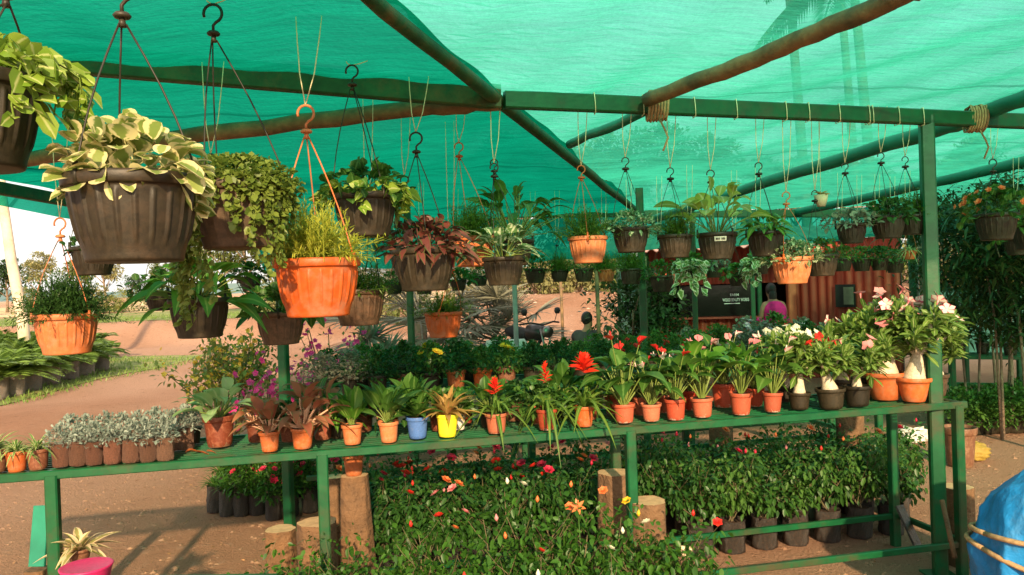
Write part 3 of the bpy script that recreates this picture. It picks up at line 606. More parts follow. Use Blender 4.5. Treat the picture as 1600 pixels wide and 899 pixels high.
# loose stones on the dirt: near bench and on the track
def stones(name, label, x0, x1, y0, y1, n, smin, smax, mat, seed):
    rg = np.random.default_rng(seed); mb = MB(); x = rg.uniform(x0, x1, n); y = rg.uniform(y0, y1, n); s = smin + (smax - smin) * rg.random(n) ** 3; z = gh(x, y)
    base = np.array([(1, 0, 0), (0, 1, 0), (-1, 0, 0), (0, -1, 0), (0, 0, .7), (.7, .7, .1), (-.7, .7, .1), (-.7, -.7, .1), (.7, -.7, .1)])
    tri = [(0, 5, 4), (5, 1, 4), (1, 6, 4), (6, 2, 4), (2, 7, 4), (7, 3, 4), (3, 8, 4), (8, 0, 4)]
    V = base[None] * np.array((1, 1, .6)) * (1 + rg.normal(0, .22, (n, 9, 3))) * s[:, None, None] + np.stack([x, y, z - .15 * s], 1)[:, None]
    T_ = (np.array(tri)[None] + (np.arange(n) * 9)[:, None, None]).reshape(-1, 3); mb.add(V, None, T_)
    return stuff(part(name, mb, mat, smooth=False), label, 'stones')
stonem = solid('dusty_stone', (.30, .165, .10), .9, .3, 20, world=True)
stones('gravel', 'loose reddish gravel scattered over the bare dirt', -5, 6, 3.6, 12, 11000, .004, .028, stonem, 11)
stones('rubble', 'pale broken stones lying along the foot of the red bank', -2, 8, 19, 30, 420, .02, .13, solid('pale_stone', (.56, .38, .28), .9, .25, 8, world=True), 12)
# fallen leaves
mb = MB(); n = 700; px = rg.uniform(-4, 5, n); py = rg.uniform(3.4, 9, n)
leaves(mb, np.stack([px, py, gh(px, py) + .01], 1), nrm(rg.normal(0, 1, (n, 3)) * (1, 1, .05)), rg.uniform(.012, .032, n), .012, rng=rg, seg=2)
stuff(part('leaf_litter', mb, solid('dry_leaf', (.3, .16, .07), .8), attr=True), 'dry fallen leaves littering the dirt under the benches', 'leaf litter')

# hills
hm, nt, o = newmat('hazy_hill'); b = nt.nodes.new('ShaderNodeBsdfDiffuse'); c = mixc(nt, ramp(nt, noise(nt, .02, 5, .6, vec=geo_pos(nt)), .35, .65), (.14, .22, .23), (.2, .27, .24)); nt.links.new(c, b.inputs[0]); nt.links.new(b.outputs[0], o.inputs[0])
xs = np.linspace(-900, 900, 120); ys = np.linspace(500, 800, 14)
def hh(X, Y): return (np.sin(np.clip((Y - 500) / 300, 0, 1) * np.pi)) * (13 + 6 * np.sin(X / 120 + .5) + 3 * np.sin(X / 47) + 10 * sstep(X, -150, 50)) - 1
struct(part('hills', sheet(xs, ys, hh), hm))

# ------------------------------------------------------------------ shade roof: everything lies near z = 2.45
ZR = 2.44
def ridge_x(y): return -.04 + (y - 3.52) * .262
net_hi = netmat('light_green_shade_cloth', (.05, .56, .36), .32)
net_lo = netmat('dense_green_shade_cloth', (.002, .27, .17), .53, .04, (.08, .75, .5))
YF, YB = 1.95, 10.6
def sagz(X, Y): 
    return ZR + .055 + .028 * np.sin((Y - 1) * 2.1 + X * .5) * np.sin(X * 1.3 + .4) + .012 * np.sin(X * 6 + Y * 2) * np.sin(Y * 3.1) + .006 * np.sin(X * 17 + Y * 5)
def netsheet(f0, f1, nx, ny, y0=YF, y1=YB, zf=sagz, over=0.0):
    t = np.linspace(0, 1, nx)[None]; Y = np.linspace(y0, y1, ny)[:, None] * np.ones((1, nx)); X = f0(Y) + (f1(Y) - f0(Y)) * t
    Z = zf(X, Y); v = np.stack([X, Y, Z], -1).reshape(-1, 3); i = (np.arange(ny - 1)[:, None] * nx + np.arange(nx - 1)).ravel()
    mb = MB(); mb.add(v, np.stack([i, i + 1, i + nx + 1, i + nx], 1)); return mb
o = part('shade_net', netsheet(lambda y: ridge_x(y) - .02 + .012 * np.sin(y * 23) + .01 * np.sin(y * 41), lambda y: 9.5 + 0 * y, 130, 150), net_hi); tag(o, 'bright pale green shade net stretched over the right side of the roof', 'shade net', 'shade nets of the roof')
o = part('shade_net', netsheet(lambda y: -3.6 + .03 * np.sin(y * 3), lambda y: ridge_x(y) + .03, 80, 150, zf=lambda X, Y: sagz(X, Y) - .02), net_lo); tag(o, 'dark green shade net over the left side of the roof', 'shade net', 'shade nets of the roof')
# valances hanging at the far end and the left edge
def valance(x0, x1, y, z0, z1a, z1b, label, mat, along='x', sl=.35):
    nx = 60; nz = 10; t = np.linspace(0, 1, nx); V = []
    for k in range(nz):
        f = k / (nz - 1); zb = z1a + (z1b - z1a) * t; z = z0 + (zb - z0) * f; wv = .04 * np.sin(t * 40) * f + sl * f
        X = x0 + (x1 - x0) * t
        V.append(np.stack([X, y + wv, z + .02 * np.sin(t * 33) * f], 1) if along == 'x' else np.stack([y + wv, X, z + .02 * np.sin(t * 33) * f], 1))
    i = (np.arange(nz - 1)[:, None] * nx + np.arange(nx - 1)).ravel(); mb = MB(); mb.add(np.concatenate(V), np.stack([i, i + 1, i + nx + 1, i + nx], 1))
    tag(part('net_valance', mb, mat), label, 'shade net', 'net valances')
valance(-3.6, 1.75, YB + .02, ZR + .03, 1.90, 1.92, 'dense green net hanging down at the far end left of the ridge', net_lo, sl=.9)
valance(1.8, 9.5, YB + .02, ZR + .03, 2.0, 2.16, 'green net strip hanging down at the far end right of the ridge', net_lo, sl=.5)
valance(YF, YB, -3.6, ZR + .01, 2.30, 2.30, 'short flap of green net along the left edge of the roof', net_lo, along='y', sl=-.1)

def beam(name, label, a, b_, wx, wz, mat, cat='beam', group=None):
    mb = MB(); bar(mb, a, b_, wx, wz); o = part(name, mb, mat, smooth=False); return tag(o, label, cat, group)
def pole(name, label, pts, r, mat, cat='pole', group=None, seg=10, wob=.0035, seed=1, attach=None):
    rg = np.random.default_rng(seed); pts = [np.array(p, float) for p in pts]; out = []
    for a, b_ in zip(pts[:-1], pts[1:]):
        for t in np.linspace(0, 1, 9)[:-1]: out.append(a + (b_ - a) * t + rg.normal(0, wob, 3))
    out.append(pts[-1]); rr = (r[0] + (r[1] - r[0]) * np.linspace(0, 1, len(out))) if not np.isscalar(r) else np.full(len(out), r)
    rr = rr * (1 + .035 * np.sin(np.arange(len(out)) * 1.9))
    mb = MB(); tube(mb, out, rr, seg); o = part(name, mb, mat); return tag(o, label, cat, group)
J = P(788, 156, 3.52)
BR = P(1600, 190, 4.27); BR2 = J + (BR - J) * 1.9
beam('roof_beam', 'long straight green steel beam across the roof right of the joint, tied with brown ropes', J, BR2, .05, .078, M['paint'], group='roof beams')
beam('roof_beam', 'wide weathered green timber beam with worn patches, left of the joint', P(-60, 78, 2.75), P(780, 152, 3.5), .05, .105, M['wood_green'], group='roof beams')
pole('bamboo_pole', 'round brown bamboo pole sloping under the left net', [P(-40, 262, 4.6), P(220, 222, 4.1), P(640, 172, 3.62), P(780, 160, 3.5)], (.042, .036), M['bamboo'], group='roof poles', seed=2)
pole('rafter_pole', 'dark green ridge pole running from overhead to the far end between the two nets', [(ridge_x(1.2), 1.2, ZR + .01), (ridge_x(3.5), 3.5, ZR - .005), (ridge_x(10.6), 10.6, ZR)], (.02, .04), M['wood_green'], group='roof poles', seed=3)
pole('rafter_pole', 'thick brown wooden pole above the steel beam, sloping up to the top right', [P(1475, -38, 2.25), P(1390, 0, 2.43), P(1180, 92, 2.95), P(1012, 156, 3.6)], (.034, .032), M['bamboo'], group='roof poles', seed=4)
pole('rafter_pole', 'short teal pole crossing beyond the steel beam to the ridge pole', [P(1030, 166, 3.75), P(890, 226, 4.75)], (.026, .026), M['paint_teal'], group='roof poles', seed=14)
pole('rafter_pole', 'teal painted pole crossing behind the steel beam at the upper right', [P(1700, 118, 3.5), P(1600, 152, 3.95), P(1480, 198, 4.6), P(1200, 284, 7.0), P(1015, 345, 10.3)], (.042, .05), M['paint_teal'], group='roof poles', seed=5)
pole('rafter_pole', 'teal painted pole reaching the right edge below the steel beam', [P(1700, 222, 5.6), P(1600, 254, 6.3), P(1350, 310, 8.9), P(1240, 333, 10.5)], (.045, .05), M['paint_teal'], group='roof poles', seed=6)
pole('rafter_pole', 'thin dark crosswise pole under the left net near its far end', [P(640, 322, 9.0), P(860, 303, 8.4), P(985, 300, 8.2)], .03, M['paint'], group='roof poles', seed=7)
beam('roof_beam', 'far green beam across the back of the roof', P(560, 334, 10.4), P(1620, 334, 10.4), .06, .1, M['paint'], group='roof beams')
beam('roof_beam', 'dark beam along the left edge of the roof in front of the sky', (-3.58, 1.2, ZR - .03), (-3.58, 10.4, ZR - .03), .06, .09, M['wood_green'], group='roof beams')
beam('roof_beam', 'dark green beam crossing under the left net behind the large cream-leaved basket', P(-60, 246, 5.0), P(560, 262, 6.6), .05, .12, M['wood_green'], group='roof beams')
# overhead carrying poles (above the frame) from which the nearest baskets hang
pole('hanging_pole', 'bamboo pole overhead carrying the nearest baskets', [(-2.9, 1.62, ZR - .05), (.9, 1.66, ZR - .02)], .02, M['bamboo'], seed=8)
pole('hanging_pole', 'second bamboo pole overhead behind the first', [(-3.2, 1.86, ZR + .0), (.9, 1.92, ZR - .0)], .02, M['bamboo'], seed=9)

def post(label, p, w_, mat, h=ZR - .02, z0=0.0, group='roof posts', shape='sq', name='roof_post', top=None):
    mb = MB(); t = (p.x, p.y, h) if top is None else top
    if shape == 'sq': bar(mb, (p.x, p.y, z0 - .05), t, w_, w_, roll_up=(.25, 1, 0)); box(mb, (p.x, p.y, z0 + .006), (w_ * 2.2, w_ * 2.2, .012))
    else: tube(mb, [(p.x, p.y, z0 - .05), ((p.x + t[0]) / 2 + .01, (p.y + t[1]) / 2, (z0 + t[2]) / 2), t], w_ / 2, 10)
    return tag(part(name, mb, mat, smooth=shape != 'sq'), label, 'post', group)
pr = P(1447, 188, 4.12); pb = P(1481, 893, 4.12)
post('thick green steel post standing through the right end of the front bench', Vector((pr.x, pr.y, 0)), .068, M['paint'], h=pr.z + .02)
post('green post between the small far baskets, just left of the red hut front', base_at(1004, 7.0), .065, M['paint'])
post('slim green post in front of the hut window', base_at(1085, 9.0), .06, M['paint'])
post('green post behind the orange basket that hangs lowest in the middle', base_at(640, 7.2), .055, M['paint'])
post('thin grey post left of the seated man', base_at(804, 9.2), .05, solid('grey_steel', (.3, .34, .33), .4, .2, 10, world=True))
post('short green post with a white strip behind the magenta flowers', base_at(439, 5.35), .062, M['paint'], h=2.4)
post('thin dark bamboo post just right of the seated man', base_at(932, 9.6), .05, M['bamboo'], shape='r')
post('slender brown pole far behind, left of the seated man', base_at(876, 15), .06, M['bamboo'], shape='r', h=1.8)
post('green post in the dark doorway of the hut', base_at(1176, 10.4), .055, M['paint'])
post('rough green pole beside the far right end of the hut', base_at(1427, 9.4), .11, M['paint'], shape='r')
post('dark slim pole close to the thick green steel post', base_at(1442, 9.9), .09, M['bark'], shape='r')
# ropes lashing the poles to the steel beam
def lashing(p, label, n=7, w_=.035, h=.07, seed=0):
    rg = np.random.default_rng(seed); mb = MB()
    for i in range(n):
        x = (i / (n - 1) - .5) * w_ * 2.4; ph = np.linspace(0, 2 * np.pi, 13)
        pts = [(p.x + x + .006 * math.sin(a), p.y + math.cos(a) * .045, p.z + math.sin(a) * (h + rg.normal(0, .004))) for a in ph]; tube(mb, pts, .006, 5)
    t = [(p.x, p.y - .04, p.z - h), (p.x + .02, p.y - .05, p.z - h - .05), (p.x + .035, p.y - .05, p.z - h - .09), (p.x + .01, p.y - .05, p.z - h - .15)]
    tube(mb, t, .005, 5); return tag(part('rope_lashing', mb, M['rope']), label, 'rope', 'rope lashings')
lashing(P(1027, 165, 3.66), 'brown coir rope tying the wooden pole to the beam, its loose end hanging', seed=1)
lashing(P(1524, 186, 4.2), 'brown rope lashing round the beam right of the thick post', seed=2)

# ------------------------------------------------------------------ benches
def bench(label, A, B, depth, ztop, legs_f, legs_b, rail_z=.175, rail_f=True, fh=.036, nlong=11, end=True):
    A = Vector(A); B = Vector(B); u = (B - A).normalized(); v = Vector((-u.y, u.x, 0)); L = (B - A).length
    r = T('display_bench', label, 'bench', ((A + B) / 2).to_tuple()[:2] + (0,), 'green steel display benches'); inv = Vector(r.location)
    def l(p): return tuple(Vector(p) - inv)
    mb = MB()
    bar(mb, l(A - u * .02 + Vector((0, 0, -fh / 2))), l(B + u * .02 + Vector((0, 0, -fh / 2))), .03, fh)
    bar(mb, l(A + v * depth + Vector((0, 0, -fh / 2))), l(B + v * depth + Vector((0, 0, -fh / 2))), .03, fh)
    for e in (A, B): bar(mb, l(e + v * .018 + Vector((0, 0, -fh / 2 - .002))), l(e + v * (depth - .018) + Vector((0, 0, -fh / 2 - .002))), .03, fh - .004)
    part('frame', mb, M['paint'], r, smooth=False)
    mb = MB()
    for i in range(nlong):
        o_ = v * (.03 + (depth - .06) * i / (nlong - 1)); bar(mb, l(A + o_ + Vector((0, 0, -.012))), l(B + o_ + Vector((0, 0, -.012))), .009, .009)
    k = int(L / .05)
    for i in range(k):
        o_ = A + u * (L * (i + .5) / k); bar(mb, l(o_ + v * .016 + Vector((0, 0, -.021))), l(o_ + v * (depth - .016) + Vector((0, 0, -.021))), .007, .007)
    part('wire_shelf', mb, M['paint'], r, smooth=False)
    for s, off in [(s, 0) for s in legs_f] + [(s, depth) for s in legs_b]:
        p = A + u * s + v * off; mb = MB(); bar(mb, l((p.x, p.y, 0)), l((p.x, p.y, ztop - .02)), .048, .048, roll_up=tuple(v)); part('leg', mb, M['paint'], r, smooth=False)
    rl = []
    if rail_f: rl.append((A, B))
    rl.append((A + v * depth, B + v * depth)); 
    for a, b_ in rl:
        mb = MB(); a = Vector((a.x, a.y, rail_z)); b_ = Vector((b_.x, b_.y, rail_z)); bar(mb, l(a), l(b_), .024, .032); part('lower_rail', mb, M['paint'], r, smooth=False)
    mb = MB(); bar(mb, l((B.x, B.y, rail_z)), l((B.x + v.x * depth, B.y + v.y * depth, rail_z)), .026, .03); part('end_rail', mb, M['paint'], r, smooth=False)
    return r, u, v, L
ZB = .92
A0 = Zp(0, 741, ZB); B0 = Zp(1503, 627, ZB); u0 = (B0 - A0).normalized(); v0 = Vector((-u0.y, u0.x, 0)); A1 = A0 - u0 * .9
def sx(px, A=A1, off=0.0, u=u0, v=v0):
    """distance along the bench front at picture column px"""
    best = min(((abs(proj(A + u * s + v * off)[0] - px)), s) for s in np.linspace(0, 7, 1401)); return best[1]
def proj(p):
    q = Vector(p) - Vector((0, 0, H)); d = q.dot(cf); return (800 + F * q.dot(cr) / d, 449.5 - F * q.dot(cu) / d, d)
LB = (B0 - A1).length
bench('long green steel bench in front holding the row of small pots', A1, B0, .52, ZB, [sx(80), sx(503), sx(984), LB - .03], [sx(540, off=.52), sx(960, off=.52), sx(1392, off=.52)])
A2 = A1 + v0 * 1.72 + u0 * 2.0; B2 = A2 + u0 * 4.0
bench('second green bench behind, under the dense dark potted plants', A2, B2, .6, ZB - .02, [0.1, 1.5, 2.9, 4.2], [.1, 1.5, 2.9, 4.2], rail_z=.4)
A3 = A1 + v0 * 3.3 + u0 * 2.1; B3 = A3 + u0 * 4.9
bench('third green bench, farthest, covered by low leafy plants', A3, B3, 1.0, .64, [.1, 1.7, 3.3, 4.8], [.1, 1.7, 3.3, 4.8], rail_f=False)
# low stand at the lower left that carries the magenta pot
S0 = Zp(-60, 935, .52); S1 = Zp(402, 930, .52)
bench('low green stand at the lower left under the magenta pot', S0 + Vector((0, -.0, 0)), S1, .2, .52, [.05, (S1 - S0).length - .05], [.05, (S1 - S0).length - .05], rail_f=False, nlong=7)
# ================================================================== HANGING BASKETS
def hanger(parent, D, hook, matk, r, top, string=True, cords=3, a0=.6, thick=1.0):
    """D: basket rim centre (local coords), hook: hook centre local, top: height where the string is tied"""
    mb = MB(); hk = np.array(hook, float); s = .021 * max(.8, thick)
    a = np.radians(np.linspace(-70, 200, 14)); pts = [hk + (0, 0, -s * 2.1), hk + (0, 0, -s * 1.3)] + [hk + (s * math.cos(x), 0, s * math.sin(x)) for x in a]
    tube(mb, pts, .0034 * thick, 7); part('hook', mb, M[matk], parent)
    mb = MB(); z = hk[2] - s * 2.1
    lathe(mb, [(.002, z + .006), (.014, z + .004), (.019, z - .002), (.016, z - .007), (.002, z - .009)], 12, cx=hk[0], cy=hk[1]); tube(mb, [hk + (0, 0, -s * 2.4), hk + (0, 0, -s * 3.1)], [.006, .009], 8); part('hanger_disc', mb, M[matk], parent)
    for i in range(cords):
        az = a0 + i * 2 * math.pi / cords; e = np.array((D[0] + r * 1.0 * math.cos(az), D[1] + r * 1.0 * math.sin(az), D[2])); b = hk + (0.008 * math.cos(az), .008 * math.sin(az), -s * 2.9)
        m_ = [b + (e - b) * t + np.array((math.cos(az), math.sin(az), 0)) * .012 * math.sin(math.pi * t) for t in np.linspace(0, 1, 6)]
        mb = MB(); tube(mb, m_, .0019 * thick, 5)
        tube(mb, [e + (0, 0, .02), e + (0, 0, -.022)], [.0045, .0055], 6); part('cord', mb, M[matk], parent)
    if string:
        mb = MB(); tp = np.array((hk[0] + .015, hk[1], top)); h0 = hk + (0, 0, s)
        for dx in (-.012, .016):
            e = tp + (dx * 1.6 * (1 + (parent.location.y < 3.4) * .8), 0, 0); tube(mb, [h0, h0 + (e - h0) * .35 + (dx * .6, 0, 0), h0 + (e - h0) * .75 + (dx * .3, 0, 0), e], .0019, 4)
        part('string', mb, M['string'], parent)

def basket(label, px, py, w, d, hx, hy, color, kind, fs=1.0, hk=None, group='hanging baskets', cords=3, string=True, a0=None, pk='basket', rz=None, sz=1.0, extra=None):
    """px,py rim centre; w rim width in px; d distance; hx,hy hook position"""
    r = w / F * d / 2; c = P(px, py, d); h = POT_H[pk] * r
    rg = np.random.default_rng(abs(int(px * 7 + py))); rz = rg.random() * 6.28 if rz is None else rz
    root = T('hanging_basket', label, 'hanging basket', (c.x, c.y, c.z - h), group)
    link('pot', pot_mesh(pk, color), root, scale=r, rz=rz); link('soil', soil_mesh(), root, (0, 0, h * .9), r * .93)
    if extra: extra(root, r, h)
    put(root, FOL[kind](), (0, 0, h * .92), r * fs * BSC.get(kind, 1.28), rz + 1)
    if hy is not None:
        q = P(hx, hy, d) - Vector(root.location)
        thick = max(.75, min(1.25, r / .11))
        hanger(root, (0, 0, h * .97), (q.x, q.y * 0 + (0), q.z), hk or ('black' if color != 'orange' else 'orange'), r, ZR + .03 - root.location.z, string, cords, rg.random() * 2 if a0 is None else a0, thick)
    return root
BSC = {'fernlit': 1.35, 'ferny': 1.4, 'clump': 1.3, 'ferndark': 1.3, 'pepero': 1.0, 'small': 1.0, 'fernlow': 1.2, 'coleus': 1.1}
FOL = {
 'ferny': lambda: fol('ferny', fern, 150, 1.2, 'fern'),
 'fernlit': lambda: fol('fernlit', fern, 230, 1.0, 'fern_lit', 26, 1.1, .2, .022),
 'ferndark': lambda: fol('ferndark', fern, 330, 1.15, 'fern_dark', 28, 1.2, .2, .032, 5),
 'fernlow': lambda: fol('fernlow', fern, 120, .8, 'fern', 22, 1.2, .17, .026, 5),
 'pepero': lambda: fol('pepero', lambda r: mound(r, 250, 1.02, .85, .34, .32, 'pale', 'round', .3, .45, 7, 0, 6) + trail(r, 6, .6, .3, .27, 'pale', 'round', .16, 1.0, (-70, 40))),
 'peperocut': lambda: fol('pepc', lambda r: trail(r, 9, .6, .24, .21, 'pothos', 'round', .13, 1.1, (-60, 40), .15) + mound(r, 150, .85, .6, .25, .22, 'pothos', 'round', .3, .5, 5, 0, 6)),
 'small': lambda: fol('small', lambda r: mound(r, 1500, 1.2, .6, .13, .12, 'small', 'round', .2, .7, 14, 0, 2) + trail(r, 40, .9, .13, .12, 'small', 'round', .085, 1.04, (0, 360)) + trail(r, 22, 2.7, .13, .12, 'small', 'round', .085, 1.04, (172, 236)) + trail(r, 10, 1.8, .13, .12, 'small', 'round', .085, 1.04, (300, 350))),
 'vine': lambda: fol('vine', lambda r: mound(r, 150, 1.05, .75, .34, .28, 'mid', 'heart', .3, .5, 7, 0, 4) + trail(r, 12, .5, .26, .22, 'pothos', 'heart', .14)),
 'coleus': lambda: fol('coleus', lambda r: mound(r, 190, 1.25, .8, .48, .26, 'coleus', 'lance', .5, .5, 9, 0, 4)),
 'spath': lambda: fol('spath', broad, 46, 1.75, 1.0, .34, 'mid', 'lance', 15, 85, .6),
 'lime': lambda: fol('lime', broad, 26, 1.5, 1.25, .55, 'lime', 'oval', 20, 80, .5, 'stalk', .4),
 'variegbroad': lambda: fol('varb', broad, 30, .9, .85, .42, 'varieg', 'heart', 5, 80, .5),
 'varmound': lambda: fol('varm', lambda r: mound(r, 210, 1.15, .65, .36, .2, 'varieg', 'oval', .3, .5, 8, 0, 4) ),
 'broadgreen': lambda: fol('brg', broad, 44, 1.0, 1.05, .50, 'broad', 'lance', -10, 75, .6),
 'leafy': lambda: fol('leafy', lambda r: mound(r, 170, 1.2, .8, .42, .3, 'mid', 'oval', .35, .45, 8, 0, 4)),
 'leafydark': lambda: fol('leafyd', lambda r: mound(r, 220, 1.15, .8, .34, .24, 'dark', 'oval', .35, .45, 8, 0, 3)),
 'grey': lambda: fol('grey', lambda r: mound(r, 260, 1.2, .6, .28, .18, 'greyleaf', 'oval', .35, .5, 9, 0, 3)),
 'jade': lambda: fol('jade', lambda r: mound(r, 90, 1.3, .8, .3, .26, 'dark', 'round', .15, .5, 9, 0, 4)),
 'succ': lambda: fol('succ', lambda r: mound(r, 320, 1.12, .55, .26, .16, 'varieg', 'obov', .15, .6, 10, 0, 3)),
 'clump': lambda: fol('clump', lambda r: mound(r, 330, 1.2, .75, .22, .14, 'mid', 'oval', .25, .6, 9, 0, 2)),
 'clumplit': lambda: fol('clumplit', lambda r: mound(r, 330, 1.2, .75, .22, .14, 'rose_lit', 'oval', .25, .6, 9, 0, 2)),
 'spider': lambda: fol('spider', rosette, 50, 1.5, .1, 'stripe', -5, 75, .7),
 'geran': lambda: fol('geran', lambda r: mound(r, 260, 1.3, .95, .3, .28, 'mid', 'round', .2, .5, 8, 0, 3) + scatter_flowers(r, dome_pts(r, 14, 1.45, 1.15, 5, 60), 'orange', .17, 5, .5, 2)),
 'potrail': lambda: fol('potrail', lambda r: mound(r, 120, 1.2, .7, .36, .28, 'mid', 'heart', .3, .5, 7, 0, 3) + trail(r, 9, 1.9, .42, .36, 'cream_vine', 'heart', .3, 1.05, (-120, 0))),
}
BK = 'black'
# nearest, left
basket('dark pot at the top left corner, cut by the frame, with green-yellow trailing leaves', -52, 122, 212, 1.62, 8, -50, BK, 'peperocut', .95, a0=-.9, rz=-.5)
basket('largest dark ribbed basket in front, full of cream-edged round leaves', 207, 277, 199, 1.68, 190, -16, BK, 'pepero', 1.0, a0=.12, rz=.3)
basket('dusty dark basket hidden under tiny round leaves that trail down both sides', 372, 288, 152, 2.25, 333, 22, 'brownblack', 'small', 1.0, a0=.2, rz=-1.0)
basket('big bright orange basket in front with feathery yellow-green fern', 495, 405, 134, 2.45, 478, 178, 'orange', 'fernlit', 1.0, a0=-.35)
basket('dark basket behind the big orange one with heart-shaped green leaves', 570, 304, 100, 2.95, 550, 112, BK, 'vine', 1.0)
basket('black basket with drooping dark red coleus leaves', 662, 388, 100, 3.2, 650, 217, BK, 'coleus', 1.0)
basket('smaller black basket peeping out left of the dark red coleus', 640, 385, 66, 3.9, 632, 282, BK, 'clump', 1.0)
basket('orange basket hanging right of the dark red coleus', 738, 370, 70, 3.7, 717, 230, 'orange', 'ferny', 1.0)
basket('black basket with white-veined pale leaves right of the middle orange basket', 786, 402, 66, 3.55, 772, 262, BK, 'variegbroad', 1.15)
basket('black basket under a tall bunch of long dark green leaves', 803, 375, 60, 3.95, 772, 255, BK, 'spath', 1.25, string=False)
basket('orange basket with mounded green fern, left of the two small black baskets', 918, 370, 62, 3.75, 908, 265, 'orange', 'ferny', 1.0)
basket('black basket with pale spiky leaves, hanging under the end of the ridge pole', 985, 356, 58, 3.8, 977, 252, BK, 'varmound', 1.0)
basket('black basket with fine upright fern right of the ridge end', 1055, 367, 54, 3.85, 1047, 268, BK, 'ferny', .95)
def sticker(root, r, h):
    mb = MB(); a = np.linspace(-1.95, -1.35, 8); k = r * 1.02
    v = [(k * .935 * math.cos(x), k * .935 * math.sin(x), h * .66) for x in a] + [(k * .985 * math.cos(x), k * .985 * math.sin(x), h * .83) for x in a]
    mb.add(v, [(i, i + 1, i + 9, i + 8) for i in range(7)]); o = part('price_sticker', mb, M['white'], root)
    mb = MB()
    for i, x in enumerate(np.linspace(-1.85, -1.45, 7)):
        if i == 3: continue
        box(mb, (k * .985 * math.cos(x), k * .985 * math.sin(x) , h * .745), (.004, .0015, .010))
    part('print_mark', mb, M['black'], o)
basket('black basket with a white sticker and tall lime green leaves', 1120, 364, 62, 3.9, 1110, 272, BK, 'lime', 1.15, extra=sticker)
basket('black basket with drooping green leaves right of the lime one', 1196, 362, 58, 3.95, 1185, 260, BK, 'broadgreen', .75)
basket('orange basket with pale small rosettes in front of the hut doorway', 1237, 402, 62, 3.95, 1228, 306, 'orange', 'succ', 1.05)
basket('black basket right beside the orange basket of pale rosettes', 1284, 398, 50, 4.1, 1273, 303, BK, 'clump', 1.0)
basket('black basket with greyish curly leaves', 1330, 350, 46, 4.1, 1320, 260, BK, 'grey', 1.25)
basket('black basket with dark rounded leaves, left of the feathery one near the post', 1387, 338, 52, 4.1, 1376, 244, BK, 'leafydark', 1.0)
basket('black basket with light feathery fern touching the thick green post', 1427, 336, 46, 4.2, 1414, 250, BK, 'ferny', 1.05)
basket('black basket with coral geranium flowers at the far right', 1556, 334, 62, 4.6, 1551, 255, BK, 'geran', 1.0)
basket('dark basket of leafy green cut by the right frame edge', 1612, 350, 60, 4.9, 1610, 262, BK, 'leafy', 1.0)
# left, lower
basket('orange basket with a dense dark green feathery mound, far left', 103, 490, 94, 3.1, 94, 350, 'orange', 'ferndark', .95, hk='orange')
basket('small dark pot with black-green rosettes tucked behind the largest basket', 146, 386, 66, 2.9, 150, 250, BK, 'jade', .8, string=False)
basket('dark basket with broad bright green drooping leaves', 311, 466, 92, 2.9, 330, 250, BK, 'broadgreen', 1.05)
basket('dark brown basket with light green veined leaves, lower left of the big orange one', 438, 487, 76, 3.3, 372, 420, 'brownblack', 'leafy', 1.0, string=False)
basket('dark basket trailing fine green fern, just right of the big orange one', 560, 452, 84, 3.5, 575, 330, 'brownblack', 'fernlow', 1.3)
basket('lowest orange basket in the middle, below the coleus', 692, 487, 60, 4.1, 705, 410, 'orange', 'fernlow', 1.3)
basket('black-green round leaved pot left of the broad bright leaves', 250, 455, 46, 3.6, 250, 350, BK, 'jade', 1.3, string=False)
# far small ones: (label, px, py, w, d, color, foliage)
far = [
 ('small far black basket in front of the silvery palm, left of the green post', 616, 441, 28, 7.2, BK, 'clump'),
 ('small dark basket hanging between large left baskets against the sky', 391, 432, 34, 6.0, BK, 'leafydark'),
 ('small black basket directly below the coleus basket', 662, 440, 30, 6.5, BK, 'leafy'),
 ('small black basket below the middle orange basket', 716, 437, 26, 7.0, BK, 'leafy'),
 ('tiny dark basket left of the pale-leaved black basket', 750, 431, 24, 7.5, BK, 'clump'),
 ('small wide black basket, first in the far row left of the seated man', 836, 420, 34, 7.4, BK, 'clump'),
 ('narrow black basket with grassy top, second in the far row', 874, 422, 28, 7.4, BK, 'ferny'),
 ('black basket, third in the far row above the seated man', 912, 420, 31, 7.4, BK, 'clump'),
 ('small orange basket, fourth in the far row', 947, 421, 28, 7.4, 'orange', 'ferny'),
 ('black basket with a green dome next to the far green post', 986, 420, 36, 6.8, BK, 'ferny'),
 ('black bowl basket in front of the left end of the hut roof', 1034, 431, 38, 6.6, BK, 'clumplit'),
 ('black basket trailing long cream marbled vines', 1081, 416, 34, 6.0, BK, 'potrail'),
 ('grey-green basket above the hut sign', 1151, 430, 26, 6.4, BK, 'leafy'),
 ('dark basket with brownish leaves above the hut window', 1115, 414, 30, 6.8, BK, 'grey'),
 ('dark basket with a thin pale vine hanging in front of the doorway', 1188, 410, 28, 6.2, BK, 'potrail'),
 ('dark basket, leftmost in front of the hut side wall', 1316, 404, 30, 6.8, BK, 'clumplit'),
 ('dark basket with fresh green tuft, in the middle before the hut side wall', 1346, 404, 30, 7.0, BK, 'clump'),
 ('dark basket right of the fresh tuft before the hut side wall', 1374, 404, 28, 7.0, BK, 'leafydark'),
 ('dark basket at the right end of the hut side wall', 1398, 408, 28, 7.2, BK, 'clump'),
 ('little orange pot with a spider plant left of the thick post', 1421, 392, 20, 6.8, 'orange', 'spider'),
 ('dark basket of small leaves hanging in front of the trees at the right edge', 1590, 372, 40, 6.2, BK, 'geran'),
]
for i, (lb, px, py, w_, d, col, fk) in enumerate(far):
    basket(lb, px, py, w_, d, px - 4, py - (330 / d), col, fk, 1.22, group='small far hanging baskets')
